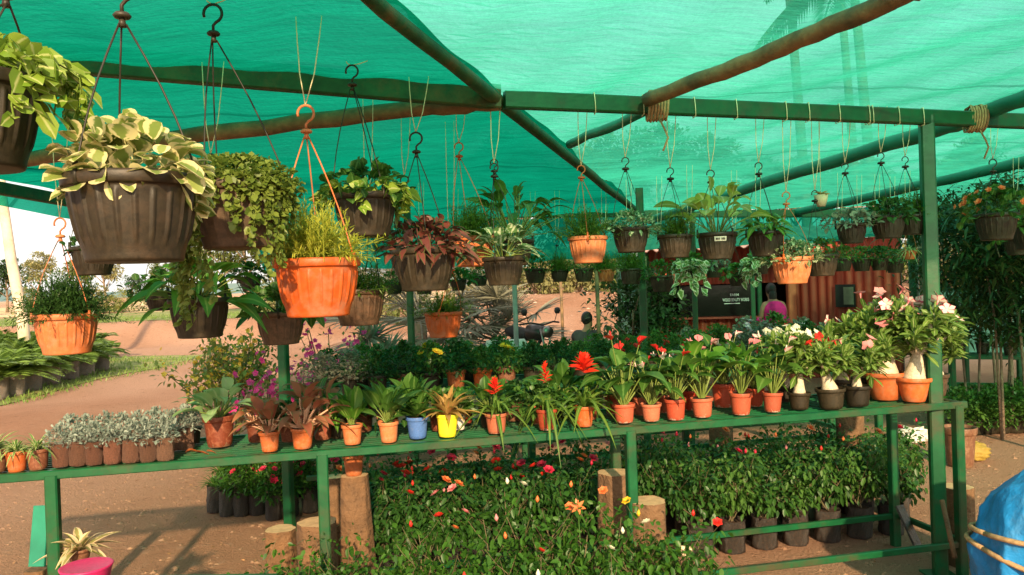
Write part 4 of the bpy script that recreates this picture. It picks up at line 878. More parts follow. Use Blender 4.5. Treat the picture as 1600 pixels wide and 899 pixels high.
# little upturned clay pot hanging as ornament
c = P(1283, 314, 4.1); r0 = T('clay_bird_cup', 'small beige clay cup hanging beside the black hook near the hut roof', 'ornament', c)
mb = MB(); lathe(mb, [(0, -.03), (.02, -.03), (.03, 0), (.036, .03), (.03, .03), (.0, -.01)], 18); part('cup', mb, solid('beige_clay', (.5, .4, .26), .8), r0)
mb = MB(); tube(mb, [(0, 0, .0), (.0, 0, ZR - c.z + .03)], .0014, 4); part('string', mb, M['string'], r0)
mb = MB(); leaves(mb, np.zeros((9, 3)) + (0, 0, .03), rdir(np.random.default_rng(4), 9, 0, 40), .05, .02, rng=np.random.default_rng(4)); part('foliage', mb, LM['croton'], r0, attr=True)
# loose strings looped over the steel beam
for i, px in enumerate((907, 974, 1048, 1110, 1186, 1222, 1271, 1320, 1326, 1370, 1412)):
    t = (px - 788) / (1600 - 788); c = J + (BR - J) * t; mb = MB(); tube(mb, [(c.x, c.y - .028, c.z + .043), (c.x + .003, c.y - .03, c.z), (c.x + .004, c.y - .028, c.z - .045)], .0022, 5)
    mb2 = mb; tube(mb2, [(c.x, c.y - .028, c.z + .043), (c.x, c.y + .03, c.z + .043), (c.x + .004, c.y + .03, c.z - .045), (c.x + .004, c.y - .028, c.z - .045)], .0022, 5)
    tag(part('string_loop', mb2, M['string']), 'thin pale string loop tied round the green steel beam', 'string', 'string loops on the beam')

# ================================================================== POTS ON THE FRONT BENCH
def upot(label, px, py, w, col, kind, off=None, d=None, z=ZB, pk='pot', fs=1.0, hs=1.0, name='potted_plant', cat='potted plant', group=None, fz=None, rz=None):
    """px,py base centre in the picture; stands on plane z"""
    p = Zp(px, py, z) if d is None else Vector((P(px, py, d).x, P(px, py, d).y, z)); dd = proj(p)[2]; r = w / F * dd / 2
    root = T(name, label, cat, p, group); rg = np.random.default_rng(abs(int(px * 13 + py))); rz = rg.random() * 6.28 if rz is None else rz
    me = pot_mesh(pk, col); h = POT_H[pk] * r * hs
    VAR[0] = int(rg.integers(0, 3)); fs = fs * rg.uniform(.9, 1.14); root.rotation_euler = (rg.normal(0, .02), rg.normal(0, .02), 0)
    link('pot' if pk != 'bag' else 'grow_bag', me, root, scale=(r, r, r * hs * rg.uniform(.95, 1.05)), rz=rz); link('soil', soil_mesh(), root, (0, 0, h * .93), r * .9)
    put(root, FP[kind](), (0, 0, h * .92), r * fs * FSC.get(kind, 1.5), rz if fz is None else fz); VAR[0] = 0; return root
FSC = {'silver': 1.05, 'spidershort': 1.15, 'magfl': 1.1, 'grassy': 1.0, 'aden_w': 1.55, 'aden_r': 1.7, 'aden_p': 1.5, 'aden_big': 1.42, 'aden_big2': 1.7, 'aden_3': 1.5, 'brom2': 1.05, 'brom1': 1.3, 'brom3': 1.35, 'anth3': 1.5, 'anth': 1.6, 'anth2': 1.65, 'upright': 1.65, 'upright2': 1.7, 'redagl': 1.7, 'redagl2': 1.6, 'dieff': 1.35}
def addred(base, mat='redleaf'): return base
FP = dict(FOL)
FP.update({
 'dieff': lambda: fol('dieff', broad, 26, 1.1, 1.35, .62, 'paleg', 'oval', 15, 84, .5, 'stalk', .35, .9, .05),
 'redagl': lambda: fol('redagl', lambda r: broad(r, 20, 1.2, 1.7, .62, 'redleaf', 'oval', 22, 80, .45, 'pinkstalk', .5, .8, .06)),
 'redagl2': lambda: fol('redagl2', lambda r: broad(r, 26, 1.6, 1.9, .66, 'redleaf', 'oval', 12, 78, .5, 'pinkstalk', .5, .9, .07)),
 'upright': lambda: fol('upright', lambda r: broad(r, 16, .6, 2.1, .85, 'broad', 'oval', 40, 86, .2, 'stalk', .1, .8, .05)),
 'upright2': lambda: fol('upright2', lambda r: broad(r, 24, 1.1, 1.8, .7, 'mid', 'oval', 30, 86, .3, 'stalk', .25, .9, .04)),
 'smallros': lambda: fol('smallros', rosette, 26, 1.9, .55, 'mid', 15, 80, .3, 'lance'),
 'croton': lambda: fol('croton', lambda r: rosette(r, 44, 2.3, .36, 'croton', 10, 85, .4, 'lance')),
 'thinstripe': lambda: fol('thinstripe', rosette, 20, 2.4, .26, 'stripe', 35, 85, .2, 'lance'),
 'brom1': lambda: fol('brom1', lambda r: rosette(r, 24, 2.6, .3, 'brom', 5, 75, .75) + [spike(r, 1.2, .8, .75)]),
 'brom2': lambda: fol('brom2', lambda r: rosette(r, 26, 4.2, .34, 'brom', 10, 80, 1.15) + [spike(r, 2.2, 1.6, .8)]),
 'brom3': lambda: fol('brom3', lambda r: rosette(r, 30, 3.6, .34, 'brom', 15, 82, .8) + [spike(r, 2.4, .9, 1.25, 34)]),
 'anth': lambda: fol('anth', lambda r: broad(r, 26, 2.5, 1.5, .85, 'mid', 'heart', 40, 86, .5, 'stalk', .8, .8, .05, .6) + anthfl(r, 5, 2.9, 'pinkwhite')),
 'anth2': lambda: fol('anth2', lambda r: broad(r, 24, 2.2, 1.5, .85, 'mid', 'heart', 40, 86, .5, 'stalk', .8, .8, .05, .5) + anthfl(r, 3, 2.8, 'red')),
 'anth3': lambda: fol('anth3', lambda r: broad(r, 28, 2.8, 1.75, .95, 'broad', 'heart', 45, 86, .4, 'stalk', .9, .7, .05, .6) + anthfl(r, 3, 3.3, 'pink')),
 'aden_w': lambda: fol('aden_w', adenium, 3.4, 'white', 12, .42, 1.2, 10, 50, 1.0),
 'aden_r': lambda: fol('aden_r', adenium, 2.9, 'red', 7, .5, 1.2, 10, 50, .95),
 'aden_p': lambda: fol('aden_p', adenium, 3.2, 'pinkwhite', 7, .5, 1.2, 10, 50, 1.0),
 'aden_big': lambda: fol('aden_big', adenium, 3.1, 'pinkwhite', 17, .55, 1.5, 12, 60, .75),
 'aden_big2': lambda: fol('aden_big2', adenium, 3.0, 'pink', 10, .6, 1.3, 12, 60, .75),
 'aden_3': lambda: fol('aden_3', lambda r: adenium(r, 2.6, 'pink', 3, .3, 1.4, 10, 50, .85)),
 'silver': lambda: fol('silver', lambda r: mound(r, 260, 1.55, 2.0, .55, .26, 'silver', 'obov', .1, .35, 8, .1, 3)),
 'spidershort': lambda: fol('spshort', rosette, 46, 2.1, .2, 'stripe', 10, 80, .6),
 'darkdense': lambda: fol('darkdense', lambda r: mound(r, 420, 2.0, 2.7, .5, .34, 'dark', 'oval', .3, .35, 9, .3, 3)),
 'middense': lambda: fol('middense', lambda r: mound(r, 420, 2.0, 2.4, .46, .3, 'mid', 'oval', .3, .35, 9, .3, 3)),
 'greydense': lambda: fol('greydense', lambda r: mound(r, 520, 2.2, 2.2, .36, .3, 'purplegrey', 'round', .3, .4, 9, .3, 2)),
 'yellowfl': lambda: fol('yellowfl', lambda r: mound(r, 420, 1.9, 2.8, .48, .32, 'mid', 'oval', .3, .35, 9, .3, 3) + scatter_flowers(r, dome_pts(r, 6, 1.9, 2.9, 40, 85), 'yellow', .5, 8, .3, 2)),
 'redfl': lambda: fol('redfl', lambda r: mound(r, 380, 1.9, 2.8, .5, .3, 'mid', 'oval', .3, .35, 9, .3, 3) + scatter_flowers(r, dome_pts(r, 7, 2.0, 3.0, 30, 85), 'red', .4, 6, .3, 2)),
 'lilacfl': lambda: fol('lilacfl', lambda r: mound(r, 380, 1.9, 2.8, .55, .32, 'greyleaf', 'oval', .3, .35, 9, .3, 3) + scatter_flowers(r, dome_pts(r, 10, 1.9, 3.0, 40, 85), 'lilac', .42, 5, .3, 2)),
 'lowgreen': lambda: fol('lowgreen', lambda r: mound(r, 460, 2.3, 2.3, .42, .26, 'rose_lit', 'oval', .3, .5, 10, .2, 3)),
 'lowgreen2': lambda: fol('lowgreen2', lambda r: mound(r, 460, 2.3, 2.1, .42, .2, 'mid', 'lance', .3, .5, 10, .2, 3)),
 'spathpot': lambda: fol('spathpot', rosette, 22, 3.2, .4, 'dark', 25, 85, .5, 'lance'),
 'cycad': lambda: fol('cycad', lambda r: frond_palm(r, 30, 4.6, 'cycad', 30, 1.3, (25, 82), .5)),
 'magfl': lambda: fol('magfl', lambda r: mound(r, 460, 1.5, 2.6, .5, .2, 'rose_lit', 'oval', .3, .3, 8, .2, 3) + scatter_flowers(r, dome_pts(r, 9, 1.4, 2.9, 25, 88), 'crimson', .36, 6, .3, 2)),
 'grassy': lambda: fol('grassy', rosette, 60, 2.6, .14, 'mid', 30, 85, .5),
 'creampink': lambda: fol('creampink', lambda r: rosette(r, 26, 1.75, .42, 'creampink', -5, 70, .35, 'lance')),
})
def anthfl(r, n, h, mat):
    sb = MB(); out = []
    for i in range(n):
        fb = MB(); out.append(('flower', fb, FM[mat], True)); az = r.random() * 6.28; e = np.array((math.cos(az) * .9, math.sin(az) * .9, h * (.85 + .3 * r.random()))); stalks(sb, (0, 0, 0), e, .04, .05)
        leaves(fb, [e], [nrm(np.array((math.cos(az), math.sin(az) - .4, .6)))], .62, .5, 'heart', .1, .2, 4, r); tube(fb, [e, e + (math.cos(az) * .1, math.sin(az) * .1, .4)], [.05, .03], 6, a=(.1, .1, .3, 1))
    return out + [('flower_stems', sb, M['stalk'], True)]
G1 = 'pots in a row on the front bench'
# left: striped grass-like plants and silvery seedlings in poly bags
upot('orange pot of green and white striped leaves at the left frame edge', -6, 737, 40, 'brown', 'spidershort', fs=.95, group=G1)
upot('clean orange pot with spiky striped leaves, near the left end of the bench', 27, 736, 33, 'orange', 'spidershort', fs=1.05, group=G1)
upot('brown dull pot with arching leaves between striped plant and silvery seedlings', 60, 733, 34, 'brown', 'spidershort', fs=1.1, group=G1)
ords = ['first', 'second', 'third', 'fourth', 'fifth', 'sixth', 'seventh', 'eighth', 'ninth', 'tenth', 'eleventh', 'twelfth']
for i, px in enumerate((96, 122, 148, 176, 205, 233, 259)):
    upot('brown bag of silvery leaves, %s from left in the front row' % ords[i], px, 735 - .062 * px, 26, 'brownbag', 'silver', pk='bag', hs=1.05, fs=.95, name='bagged_seedling', cat='seedling bag', group='bags of silvery seedlings')
for i, px in enumerate((112, 139, 166, 193, 219, 246, 271, 291)):
    upot('brown bag of silvery leaves, %s from left in the rear row' % ords[i], px, 721 - .066 * px, 25, 'brownbag', 'silver', pk='bag', hs=1.05, fs=.98, name='bagged_seedling', cat='seedling bag', group='bags of silvery seedlings')
upot('tall black pot at the right end of the silvery seedlings', 303, 693, 24, 'black', 'silver', fs=.9, hs=1.1)
upot('large brown pot with pale green broad leaves, half lit by the sun', 344, 697, 50, 'brown', 'dieff', hs=1.0, fs=1.0, group=G1)
upot('orange pot of reddish leaves, left one of the two with pale pink stalks', 422, 705, 33, 'orange', 'redagl', group=G1)
upot('orange pot of larger reddish leaves, right one of the two with pale pink stalks', 473, 700, 37, 'orange', 'redagl2', group=G1, hs=.95)
upot('small brown pot of bronze red leaves behind the two reddish plants', 505, 686, 34, 'brown', 'redagl2', group=G1)
upot('little brown pot behind, between brown broad-leaf pot and reddish plants', 400, 690, 30, 'brown', 'redagl', group=G1)
upot('orange pot with upright green leaves, one bright yellowish leaf', 551, 694, 34, 'orange', 'upright', group=G1)
upot('orange pot with glossy dark green leaves, left of the blue pot', 608, 690, 33, 'orange', 'upright2', group=G1)
upot('blue pot with a short green rosette', 653, 684, 36, 'blue', 'smallros', group=G1)
upot('yellow pot with bronze brown leaves', 699, 682, 36, 'yellow', 'croton', group=G1, fs=.95)
upot('slim white pot behind the yellow pot', 718, 671, 22, 'white', 'thinstripe', hs=1.4, group=G1)
upot('brownish orange pot of a bromeliad with one red bloom, right of the yellow pot', 776, 676, 36, 'red', 'brom1', group=G1, hs=.95)
upot('pot hidden by long hanging bromeliad leaves with two stacked red blooms', 855, 671, 34, 'red', 'brom2', group=G1)
upot('orange pot of a bromeliad with a big star-shaped scarlet bloom', 913, 666, 33, 'orange', 'brom3', group=G1)
upot('wide red pot with white mineral crust, heart-shaped leaves on thin stalks', 976, 660, 36, 'red', 'anth2', group=G1, hs=.85)
upot('red pot with a pinkish white flower, right of the wide crusted pot', 1018, 657, 33, 'red', 'anth', fs=.85, group=G1, hs=.85)
upot('red pot standing fourth from the scarlet star bloom, with thin yellowish stalks', 1056, 655, 35, 'red', 'anth2', fs=.85, group=G1)
upot('red pot with dense yellow stalks and a broad leaf crown, near the bench middle leg', 1098, 651, 36, 'red', 'anth3', fs=.9, group=G1, hs=.9)
upot('red pot with whitish crust at its foot under a tall leafy crown', 1158, 647, 36, 'red', 'anth3', fs=.92, group=G1)
upot('red pot of straight yellow-green stalks, last one before the black pots', 1207, 643, 32, 'red', 'anth', fs=1.0, group=G1)
for i, (px, py, w_) in enumerate(((1002, 648, 30), (1040, 644, 30), (1080, 640, 32), (1131, 636, 40), (1180, 634, 30))):
    upot(['red pot in the second line, behind the wide crusted pot', 'red pot half hidden behind the pinkish white flower pot', 'red pot behind, left of the dense yellow stalks', 'big red pot with flaking paint in the second line', 'red pot in the second line, just before the straight stalks'][i], px, py, w_, 'red', ['anth2', 'anth', 'anth3', 'anth', 'anth2'][i], fs=.8, group=G1)
upot('black pot with cream white desert rose flowers', 1249, 639, 36, 'black', 'aden_w', group=G1, hs=.75, fs=.95)
upot('black pot in the second line behind the cream white flowers', 1228, 627, 34, 'black', 'aden_w', group=G1, hs=.75, fs=1.0)
upot('wide black pot with red desert rose flowers and a leaning trunk', 1299, 638, 46, 'black', 'aden_r', group=G1, hs=.7, fs=.75)
upot('black pot with several slim pale trunks, left of the orange bowls', 1340, 634, 44, 'black', 'aden_3', group=G1, hs=.75, fs=.85)
upot('broad orange bowl with a fat leaning pale trunk', 1384, 624, 64, 'orange', 'aden_big2', pk='bowl', group=G1, fs=.68)
upot('orange bowl in front with forked pale trunk and pink-white flowers on top', 1428, 627, 54, 'orange', 'aden_big', pk='bowl', group=G1, fs=.88)
upot('dull grey-brown pot with swollen pale trunk beside the thick post', 1458, 618, 48, 'brownblack', 'aden_big2', group=G1, fs=.8, hs=.75)
upot('black pot in second line behind red desert roses', 1313, 622, 40, 'black', 'aden_p', group=G1, hs=.8, fs=.9)
upot('black pot in second line behind the slim pale trunks', 1352, 618, 40, 'black', 'aden_p', group=G1, hs=.8, fs=1.0)
nth2 = ['first', 'second', 'third', 'fourth', 'fifth', 'sixth', 'seventh', 'eighth', 'ninth', 'tenth', 'eleventh', 'twelfth', 'thirteenth', 'fourteenth']
kds = ['leafydark', 'upright2', 'broadgreen', 'redagl', 'leafydark', 'upright2', 'leafy', 'broadgreen', 'upright2', 'leafydark', 'leafy', 'upright2', 'broadgreen', 'leafydark']
for i, kd in enumerate(kds):
    px = 452 + i * 39; col_ = ('brown', 'black', 'red')[(i * 2) % 3]
    s_ = sx(px, off=.26 + .12 * (i % 2)); q_ = A1 + u0 * s_ + v0 * (.26 + .12 * (i % 2)); q_.z = ZB; pq = proj(q_)
    upot('%s pot of leafy green standing behind the front row on the bench, %s from left' % (col_, nth2[i]), pq[0], pq[1], 32, col_, kd, fs=1.5 if kd in ('leafydark', 'leafy') else 1.15 if kd == 'broadgreen' else .9, group=G1)
# fallen red bits on the bench
c = Zp(298, 707, ZB); mb = MB(); rg = np.random.default_rng(8); leaves(mb, [(0, 0, .004), (.02, .01, .006), (.07, .0, .004)], [(1, .1, 0), (-1, .3, .1), (1, -.2, .05)], [.09, .06, .05], [.03, .025, .02], rng=rg, seg=4)
o = part('fallen_leaf', mb, FM['orange'], attr=True); o.location = c; tag(o, 'withered red leaf lying on the bench left of the big brown pot', 'leaf')

# ================================================================== SECOND AND THIRD BENCH
def onb(A, u, v, s, off, z): p = A + u * s + v * off; return Vector((p.x, p.y, z))
def bpot(label, p, w_m, col, kind, fs=1.0, pk='pot', hs=1.0, group=None, name='potted_plant', cat='potted plant'):
    root = T(name, label, cat, p, group); rg = np.random.default_rng(int(abs(p.x * 1000 + p.y * 77))); rz = rg.random() * 6.28; r = w_m / 2; VAR[0] = int(rg.integers(0, 2)); fs = fs * rg.uniform(.88, 1.15)
    link('pot' if pk != 'bag' else 'grow_bag', pot_mesh(pk, col), root, scale=(r, r, r * hs), rz=rz); link('soil', soil_mesh(), root, (0, 0, POT_H[pk] * r * hs * .93), r * .9)
    put(root, FP[kind](), (0, 0, POT_H[pk] * r * hs * .92), r * fs, rz); VAR[0] = 0; return root
G2 = 'pots crowded on the second bench'
row2 = [('black', 'greydense'), ('black', 'greydense'), ('black', 'darkdense'), ('brown', 'darkdense'), ('black', 'yellowfl'), ('orange', 'darkdense'), ('orange', 'middense'), ('brown', 'yellowfl'), ('black', 'darkdense'), ('black', 'darkdense'),
        ('black', 'middense'), ('black', 'darkdense'), ('red', 'redfl'), ('black', 'middense'), ('black', 'redfl'), ('red', 'middense'), ('black', 'middense'), ('black', 'lilacfl'), ('black', 'lilacfl'), ('black', 'redfl'), ('black', 'darkdense'), ('black', 'lilacfl')]
desc = {'greydense': 'purplish grey round leaves', 'darkdense': 'dense dark green leaves', 'yellowfl': 'yellow blooms over green leaves', 'middense': 'bushy fresh green leaves', 'redfl': 'small red blooms', 'lilacfl': 'pale lilac blooms'}
cd = {'black': 'black', 'brown': 'brown', 'orange': 'orange', 'red': 'red'}
S2 = 4.0
nf2 = len(row2)
def nth(n):
    w_ = ['first', 'second', 'third', 'fourth', 'fifth', 'sixth', 'seventh', 'eighth', 'ninth', 'tenth', 'eleventh', 'twelfth', 'thirteenth', 'fourteenth', 'fifteenth', 'sixteenth', 'seventeenth', 'eighteenth', 'nineteenth', 'twentieth', 'twenty-first', 'twenty-second', 'twenty-third', 'twenty-fourth', 'twenty-fifth', 'twenty-sixth']
    return w_[n]
for i, (c_, k_) in enumerate(row2):
    s = .12 + (S2 - .24) * i / (nf2 - 1)
    bpot('%s pot of %s, %s from left in second bench front line' % (cd[c_], desc[k_], nth(i)), onb(A2, u0, v0, s, .12 + .03 * (i % 2), ZB - .02), .145, c_, k_, .75 if 7 < i < 15 else .88, hs=.95, group=G2)
for i in range(16):
    k_ = ['darkdense', 'middense', 'greydense', 'darkdense', 'yellowfl', 'darkdense', 'middense', 'darkdense', 'middense', 'middense', 'redfl', 'lilacfl', 'middense', 'lilacfl', 'redfl', 'lilacfl'][i]; s = .15 + (S2 - .3) * i / 15
    bpot('black pot of %s, %s from left in second bench rear line' % (desc[k_], nth(i)), onb(A2, u0, v0, s, .42, ZB - .02), .17, 'black', k_, .85 if i > 11 else .62, hs=.95, group=G2)
for r_ in range(3):
    for i in range(15):
        bpot('low bushy green pot on the third bench, %s from left in the %s line' % (nth(i), ['front', 'middle', 'rear'][r_]), onb(A3, u0, v0, .15 + 4.6 * i / 14 + .08 * (r_ % 2), .15 + .34 * r_, .64), .19, 'black', 'lowgreen' if (i + r_) % 3 else 'lowgreen2', .95, hs=.7, group='low green plants crowded on the third bench')

# ================================================================== UNDER THE BENCH: ROSES, LOGS, BAGS
RB = {}
def rosebush(label, p, h, fl, nf, seed, mat='rose', bag='bag', w_=.24, bw=.13, nl=430, buds=2, ll=.05, group='rose bushes in bags', bh=.24, cat='rose bush', name='rose_bush', fr=.03, fp='flowers'):
    key = ('bush', h, fl, nf, seed, mat, w_, nl)
    if key not in RB: RB[key] = fol(key, bush, h, w_, mat, 8, nl, ll, fl, nf, fr, buds, seed=seed)
    root = T(name, label, cat, p, group, rz=(seed * 1.7) % 6.28); r = bw / 2
    link('grow_bag', pot_mesh('bag', bag), root, scale=(r, r, bh / 2.7)); link('soil', soil_mesh(), root, (0, 0, bh * .93), r * .9); put(root, RB[key], (0, 0, bh * .92)); return root
fcol = {'red': 'red', 'crimson': 'crimson', 'pink': 'pink', 'orange': 'coral', 'white': 'cream', 'yellow': 'yellow'}
# rear rows between the first and second bench, left block 580..950 and right block 1010..1400
fls = ['crimson', 'red', 'pink', 'orange', 'crimson', 'red', 'crimson', 'crimson', 'red', 'orange', 'pink', 'red']
cnt = 0
for r_, (off, nn) in enumerate(((.72, 17), (.98, 16), (1.25, 15))):
    lo, hi = (590, 1385) if r_ == 0 else (575, 1395) if r_ == 1 else (560, 1400)
    for i in range(nn):
        px = lo + (hi - lo) * i / (nn - 1)
        if r_ == 0 and 915 < px < 1045: continue
        s = sx(px, off=off); p = A1 + u0 * s + v0 * off; p = Vector((p.x, p.y, float(gh(p.x, p.y))))
        right = px > 1000; f = fls[(i * 5 + r_ * 3) % 12]; hv = (.28, .31, .33)[r_] + (.03, -.03, .0, .02, -.05)[(i * 3 + r_) % 5]
        nf = 0 if (right and i % 3) else (2 if not right else 1)
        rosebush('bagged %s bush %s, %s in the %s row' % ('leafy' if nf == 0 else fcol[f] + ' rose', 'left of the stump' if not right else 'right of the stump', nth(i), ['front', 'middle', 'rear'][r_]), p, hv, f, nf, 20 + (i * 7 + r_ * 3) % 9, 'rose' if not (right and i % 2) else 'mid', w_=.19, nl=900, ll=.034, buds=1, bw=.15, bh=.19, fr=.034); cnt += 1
# foreground roses in front of the bench
FG = [(625, 3.35, .48, 'red', 1), (690, 3.3, .44, 'orange', 1), (752, 3.25, .56, 'pink', 1), (800, 3.3, .62, 'white', 1), (850, 3.2, .58, 'orange', 1), (905, 3.3, .62, 'orange', 1), (955, 3.25, .45, 'white', 1), (1000, 3.3, .50, 'yellow', 1), (1040, 3.35, .42, 'red', 1), (770, 3.0, .42, 'red', 1), (880, 3.0, .42, 'white', 1), (665, 3.05, .34, 'orange', 0)]
fgl = ['one red rose, left end of the foreground bushes', 'peach buds, second in the foreground', 'a small pink bloom, left of centre in the foreground', 'one cream bloom, beside the coral lily in the foreground', 'coral blooms, directly left of the lily', 'tallest leafy stems around the coral lily', 'cream flowers in front of the stump', 'yellowing leaves and flower before the short pale log', 'red bloom at the right end of the foreground bushes', 'red flower at the very bottom, under the pink bloom', 'cream bloom at the very bottom under the lily', 'peach bud stems low at the bottom left of the foreground roses']
for (px, d, h_, f, nf), lb in zip(FG, fgl):
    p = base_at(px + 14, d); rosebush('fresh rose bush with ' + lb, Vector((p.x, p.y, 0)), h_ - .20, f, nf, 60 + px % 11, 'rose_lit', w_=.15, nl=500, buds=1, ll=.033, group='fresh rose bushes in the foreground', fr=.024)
# coral lily
c = P(903, 792, 3.22); r0 = T('lily', 'coral six-petalled lily standing above the foreground roses', 'flower', (c.x, c.y, 0))
fb = MB(); rg = np.random.default_rng(2); flower(fb, (0, 0, c.z), (-.1, -.75, .5), .036, rg, 6, .42, .25, 1, 'lance'); tube(fb, [(0, 0, c.z), (.001, -.012, c.z + .03)], .002, 5); part('bloom', fb, FM['orange'], r0, attr=True)
sb = MB(); tube(sb, [(0, .02, 0), (.01, .01, c.z * .5), (0, 0, c.z)], .003, 6, a=(.5, .3, .3, 1)); k = 26; pz = np.linspace(.1, c.z - .05, k); leaves(sb, np.stack([0 * pz, .01 + 0 * pz, pz], 1), rdir(rg, k, 0, 40), .09, .016, 'lance', .3, .1, 4, rg); part('stem', sb, LM['rose_lit'], r0, attr=True)
# green leafy patch at the bottom left of centre
for i, (px, d, h_) in enumerate(((392, 3.15, .32), (425, 3.25, .36), (462, 3.2, .33), (500, 3.25, .35), (540, 3.3, .33), (572, 3.2, .28), (445, 3.0, .25), (515, 3.0, .25))):
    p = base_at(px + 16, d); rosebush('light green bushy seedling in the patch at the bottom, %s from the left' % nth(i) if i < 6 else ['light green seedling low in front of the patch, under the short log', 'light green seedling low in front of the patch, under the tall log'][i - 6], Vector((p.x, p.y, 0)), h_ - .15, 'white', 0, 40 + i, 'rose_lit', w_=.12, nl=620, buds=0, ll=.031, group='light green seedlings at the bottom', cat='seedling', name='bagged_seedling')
# logs
def log(label, px, ytop, d, w_px, w2=None, seed=0, name='wood_log', ptop=None, pot=None):
    c = P(px, ytop, d); zt = c.z; r = w_px / F * d / 2; r2 = (w2 or w_px) / F * d / 2; rg = np.random.default_rng(seed); ph = rg.random(5) * 6
    root = T(name, label, 'log', (c.x, c.y, 0), 'cut logs used as stands'); mb = MB(); n = 14; pr = []
    for i in range(n + 1): t = i / n; pr.append((r2 + (r - r2) * t, -.03 + (zt + .03) * t))
    def mod(i, a, rr, z): return rr * (.05 * np.sin(3 * a + ph[0] + z * 2) + .035 * np.sin(7 * a + ph[1] - z * 3) + .02 * np.sin(13 * a + ph[2] + z * 8))
    lathe(mb, pr, 40, mod); part('bark', mb, M['log'], root)
    mb = MB(); lathe(mb, [(.001, zt - .001), (r * .5, zt - .001), (r * .985, zt - .001)], 40, lambda i, a, rr, z: mod(i, a, rr, zt)); part('cut_face', mb, solid('cut_wood', (.5, .33, .18), .8, .25, 25), root); return root, c
log('short pale log standing in front of the bench leg with a flat cut top', 496, 815, 3.72, 60, seed=1)
log('darker short log at the left, beside the pale one', 438, 826, 3.9, 46, seed=2)
_, ct = log('tall tapering log standing right of the bench leg with an orange pot on its top', 553, 742, 3.9, 42, 62, seed=3)
log('weathered tall log behind the tall tapering log', 524, 744, 4.3, 34, 36, seed=4)
log('dark thick stump under the middle of the bench', 960, 738, 4.1, 52, 60, seed=5)
log('short pale log right of the middle bench leg among roses', 1012, 782, 3.75, 56, 52, seed=6)
log('upright pale log far under the second bench, right of the middle leg', 1126, 652, 5.3, 36, seed=7)
log('upright log under the right part of the bench near the desert roses', 1326, 640, 5.3, 40, seed=8)
p = Vector(ct); bpot('orange pot standing on the tall tapering log', Vector((p.x, p.y, p.z)), 34 / F * 3.9, 'orange', 'clump', .8, hs=1.0)
# bags with magenta flowers under the bench, left
k = 0
for (px, py, kd) in ((336, 800, 'grassy'), (356, 806, 'grassy'), (378, 806, 'magfl'), (402, 804, 'magfl'), (428, 812, 'magfl'), (455, 806, 'magfl'), (485, 800, 'magfl'), (348, 784, 'grassy'), (372, 780, 'magfl'), (400, 780, 'magfl'), (432, 778, 'magfl'), (462, 776, 'magfl'), (492, 775, 'magfl')):
    upot('black bag of %s under the bench, %s in the %s row' % ('grassy leaves' if kd == 'grassy' else 'crimson-pink flowers', nth(k if k < 7 else k - 7), 'front' if k < 7 else 'rear'), px, py, 25, 'bag', kd, z=0, pk='bag', hs=1.2, fs=1.3, name='bagged_flower', cat='flower bag', group='black bags of crimson-pink flowers under the bench'); k += 1
# magenta pot with striped plant
p = Zp(136, 912, .52); dd = proj(p)[2]
root = T('potted_plant', 'magenta pot with cream-striped leaves behind it at the lower left', 'potted plant', (p.x, p.y, .52)); r = 76 / F * dd / 2
mb = MB(); lathe(mb, [(0, 0), (.8, 0), (.84, .1), (.96, 1.0), (1.0, 1.1), (1.02, 1.2), (.99, 1.22), (.9, 1.22), (.86, 1.205), (0, 1.2)], 48); link('pot', mb.mesh('pot', M['magenta']), root, scale=(r, r, r * .62 * 1))
p2 = Zp(112, 890, .52); root2 = T('potted_plant', 'spreading plant with cream and pink striped leaves beside the magenta pot', 'potted plant', (p2.x, p2.y + .06, .52))
link('pot', pot_mesh('bowl', 'brown'), root2, scale=.05); link('soil', soil_mesh(), root2, (0, 0, .06), .045); put(root2, FP['creampink'](), (0, 0, .055), .085, 1.0)
# leaning teal board and foot mat beside the left leg
a = Zp(52, 893, .0); mb = MB(); q0 = P(58, 885, 3.7); q1 = P(66, 790, 3.75); bar(mb, q0, q1, .075, .02, roll_up=(0, 1, 0)); tag(part('teal_plank', mb, M['paint_teal'], smooth=False), 'short teal plank leaning behind the left bench leg', 'plank')
mb = MB(); bar(mb, (q0.x, q0.y, 0), (q0.x, q0.y, q0.z - .012), .09, .09); tag(part('wooden_block', mb, M['log'], smooth=False), 'dark block under the short teal plank', 'block')
# ================================================================== BACKGROUND
def gpt(x, y, dz=0.0): return Vector((x, y, float(gh(x, y)) + dz))
def gpx(px, d, dz=0.0): p = base_at(px, d); return gpt(p.x, p.y, dz)
# cycads in grey bags beside the track
cy = [(-18, 13.0), (8, 13.4), (36, 14.0), (66, 14.6), (97, 15.4), (122, 16.3), (146, 17.2)]
for i, (px, d) in enumerate(cy):
    p = gpx(px + 6, d); bpot('grey bag of feathery cycad fronds, %s from left along the track' % nth(i), p, .36, 'greybag', 'cycad', 1.2, pk='bag', hs=.75, group='cycads in bags', name='cycad', cat='cycad')
for r_ in range(3):
    for i in range(8):
        p = gpx(-30 + i * (24 - r_ * 2) , 14.6 + r_ * 1.6 + i * .75); bpot('cycad in a grey bag, %s from left in the %s line back' % (nth(i), ['second', 'third', 'fourth'][r_]), p, .36, 'greybag', 'cycad', 1.25, pk='bag', hs=.75, group='cycads in bags', name='cycad', cat='cycad')
